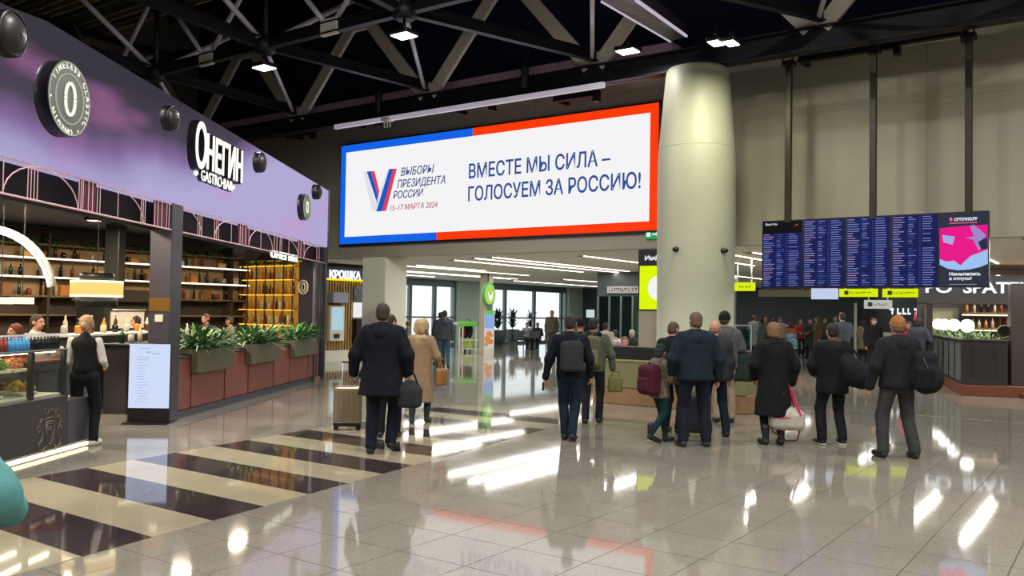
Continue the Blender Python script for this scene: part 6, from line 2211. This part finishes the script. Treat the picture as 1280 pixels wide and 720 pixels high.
# --- woman at the deli counter
A13, S13 = PX(103, 558, 394, 8, 'blond woman in black waistcoat and white sleeves standing at the deli counter', top=C_BLACK, legs=C_BLACK, fem=True, hair=('9a7a50', 'bun'), hem=.98, bulk=.93, vest=True, sleeve=C_WHITE,
                shoes=mat('trainer_white', 'b5b0a6', rough=.6), feet=((-.10, -.02), (.12, .05)), arms={-1: ((-.235, .0, 1.14), (-.20, .22, 1.06)), 1: ((.24, .02, 1.14), (.20, .24, 1.06))}, head=(0, 8), leg_bulk=.98)
# --- staff in the bar
for px, yh, Y, yaw, lab, kw in ((46, 393, 12.3, -100, 'barman in a white shirt turned right behind the deli case', dict(top=C_WHITE, hair=('2c2018', 'short'), hem=.9)),
                                (20, 405, 12.0, 150, 'red haired worker bending behind the deli case', dict(top=cloth('red_brown', '6a2a22'), hair=('5a2418', 'bob'), hem=.9)),
                                (171, 395, 17.9, 120, 'cook in black behind the kitchen pass left of the pillar', dict(top=C_BLACK, hair=('1a1412', 'short'), hem=.9))):
    P = dep(px, yh, Y)
    H = P[2] if P[2] > 1.5 else P[2]
    person(P[0], P[1], H, yaw, lab, lod=2, legs=C_BLACK, **kw)
for k, (px, yh, Y, c) in enumerate(((258, 392, 19.0, '2a2a30'), (288, 396, 20.4, '70655a'))):
    P = dep(px, yh, Y)
    person(P[0], P[1], P[2], 150 - 60 * k, '%s of two barmen behind the ferns, mostly hidden' % ('left', 'right')[k], lod=2, legs=C_BLACK, top=cloth('guest' + c, c), hair=('3a2a1c', 'short'), hem=.9)

# --- far people
far = [
    (551, 390, 29.0, 20, 'man in dark jacket at the food stand, left of the pair', 'short', '2c3234', '1e2a30'),
    (556, 388, 27.2, 5, 'man in grey jacket and jeans with a crossbody bag at the food stand', 'short', '3a4148', '3a5068'),
    (585, 399, 38.9, 175, 'dark haired saleswoman behind the green topped stand', 'long', '2e3440', '202020'),
    (690, 388, 38.0, 170, 'man in camouflage clothes standing by the far windows', 'short', 'CAMO', 'CAMO'),
    (757, 403, 22.0, -30, 'man in a white shirt beyond the information desk', 'short', 'b5b2aa', '22242c'),
    (1053, 389, 24.5, 5, 'man in a grey blue jacket standing behind the black parka wearer', 'short', '3d4550', '20242c'),
    (1092, 396, 27.0, 178, 'man in black with a pale face mask walking towards the camera', 'short', '14161a', '14161a'),
    (1148, 397, 23.8, -40, 'traveller in a dark grey jacket beside the bar planter', 'bob', '3a3c46', '24242a'),
    (1136, 402, 24.2, 150, 'traveller in a red and black top behind the tan knit cap', 'long', '8c2540', '20202a'),
    (942, 394, 37, -60, 'person in pale grey coat at the left end of the crowd by the cart', 'short', '8d9492', '2b3a48'),
    (951, 398, 35, 90, 'woman in blue grey jacket in the crowd by the cart', 'long', '48606c', '22303c'),
    (957, 396, 37.5, 170, 'man in olive jacket in the crowd left of the cart', 'short', '5c5a3c', '2a2a2e'),
    (966, 399, 38.5, 20, 'woman in light brown coat in the crowd, behind the blond woman', 'bob', '8a7458', '1c1c20'),
    (975, 396, 37, 200, 'man in black and white jacket bending over the cart', 'short', 'a8a59e', '1c1c22'),
    (1001, 399, 38.5, 190, 'child sized traveller in a red top right behind the cart', 'short', '8c3a34', '24242c'),
    (1013, 398, 37, 160, 'traveller in dark green coat right of the cart', 'short', '2e3a30', '1e1e22'),
    (1022, 396, 36, 100, 'woman in brown fur coat right of the cart', 'long', '5f4a36', '1e1e22'),
    (1031, 397, 38, 180, 'traveller in olive parka in the right part of the crowd', 'short', '4c4d38', '1e1e22'),
    (1044, 395, 37, 170, 'tall traveller in black coat at the right end of the crowd', 'short', '202226', '1e1e22'),
    (1079, 400, 36, -10, 'woman in beige coat standing in the far doorway', 'long', '8a7c66', '2a2a2e'),
    (510, 401, 31.5, 90, 'seated looking traveller in grey behind the woman in beige', 'bob', '5c5f60', '2a2a2e'),
    (531, 400, 32.5, 120, 'traveller in brown queueing at the far food counter', 'short', '6a5444', '2a2a2e'),
]
for px, yh, Y, yaw, lab, hs, c1, c2 in far:
    P = dep(px, yh, Y)
    H = max(1.35, min(1.92, P[2]))
    t_ = C_CAMO if c1 == 'CAMO' else cloth('f' + c1, c1)
    l_ = C_CAMO if c2 == 'CAMO' else cloth('f' + c2, c2)
    kw = {}
    if 'mask' in lab:
        kw['hat'] = (M_WHITEP, 'mask')
    if 'jeans' in lab:
        kw['hood'] = True
    person(P[0], P[1], H, yaw, lab, lod=2 if Y < 30 else 3, top=t_, legs=l_, hair=(random.choice(['2a1e18', '3a2a1e', '1a1412', '5a4430']), hs), fem=hs in ('long', 'bob'), hem=.84 if 'coat' not in lab else .5, bulk=1.15,
           feet=((-.12, random.uniform(-.1, .1)), (.12, random.uniform(-.1, .1))), arms={1: ((.28, .05, 1.15), (.2, .25, 1.1))} if random.random() < .5 else None, **kw)
# seated ones : by the window and at the desk
for i, (px, Y, yaw, lab, c) in enumerate(((659, 42.5, 200, 'seated traveller in pale grey on the left waiting seat', '8c9496'), (672, 42.5, 160, 'seated traveller in black on the right waiting seat', '22262c'),
                                          (781, 18.0, 180, 'information clerk with tied hair sitting behind the desk', '2a3040'), (769, 26, 30, 'traveller in a pink top sitting beyond the information desk', 'a8888c'),
                                          (790, 26.5, 20, 'white haired traveller in black sitting beyond the information desk', '24242a'))):
    P = dep(px, 410, Y)
    person(P[0], P[1], 1.72, yaw, lab, lod=2 if Y < 30 else 3, top=cloth('s' + c, c), legs=C_BLACK2, hair=({2: '6a4a34', 4: '9a948a'}.get(i, '2a1e18'), 'bun' if i == 2 else 'short'), sit=.43, fem=i in (2, 3), hem=.9,
           arms={s: ((s * .27, .05, .72), (s * .2, .28, .66)) for s in (-1, 1)}, bulk=1.1)
for i, (px, Y, yaw) in enumerate(((781, 18.0, 180), (769, 26, 30), (790, 26.5, 20))):
    P = dep(px, 410, Y)
    F_ = Frame(P[0], P[1], yaw)
    t = thing('office_chair', ('black chair under the information clerk', 'grey chair under the pink topped traveller', 'grey chair under the white haired traveller')[i], 'chair', (P[0], P[1], 0))
    MB(F_).cbox(-.22, .22, -.2, .22, .36, .40, .01).build('seat', M_BLACK, t)
    MB(F_).cbox(-.2, .2, -.27, -.23, .45, .85, .01).build('backrest', M_BLACK, t)
    MB(F_).tube([(0, 0, 0.02), (0, 0, .38)], .03, 8).lathe((0, 0, 0), [(.22, 0), (.2, .03), (.03, .05)], 10).build('base', M_ALU, t)
# teal jacket passer-by, only an elbow in the picture
person(-1.83, 2.62, 1.72, -10, 'passer-by in a teal padded jacket, only the bent elbow shows at the lower left edge', top=C_TEAL, legs=C_BLACK, hair=('2a1e18', 'short'), hem=.8, bulk=1.15,
       arms={1: ((.46, -.12, 1.24), (.24, .2, 1.12)), -1: ((-.3, 0, 1.13), (-.25, .1, .9))})
bpy.context.view_layer.update()
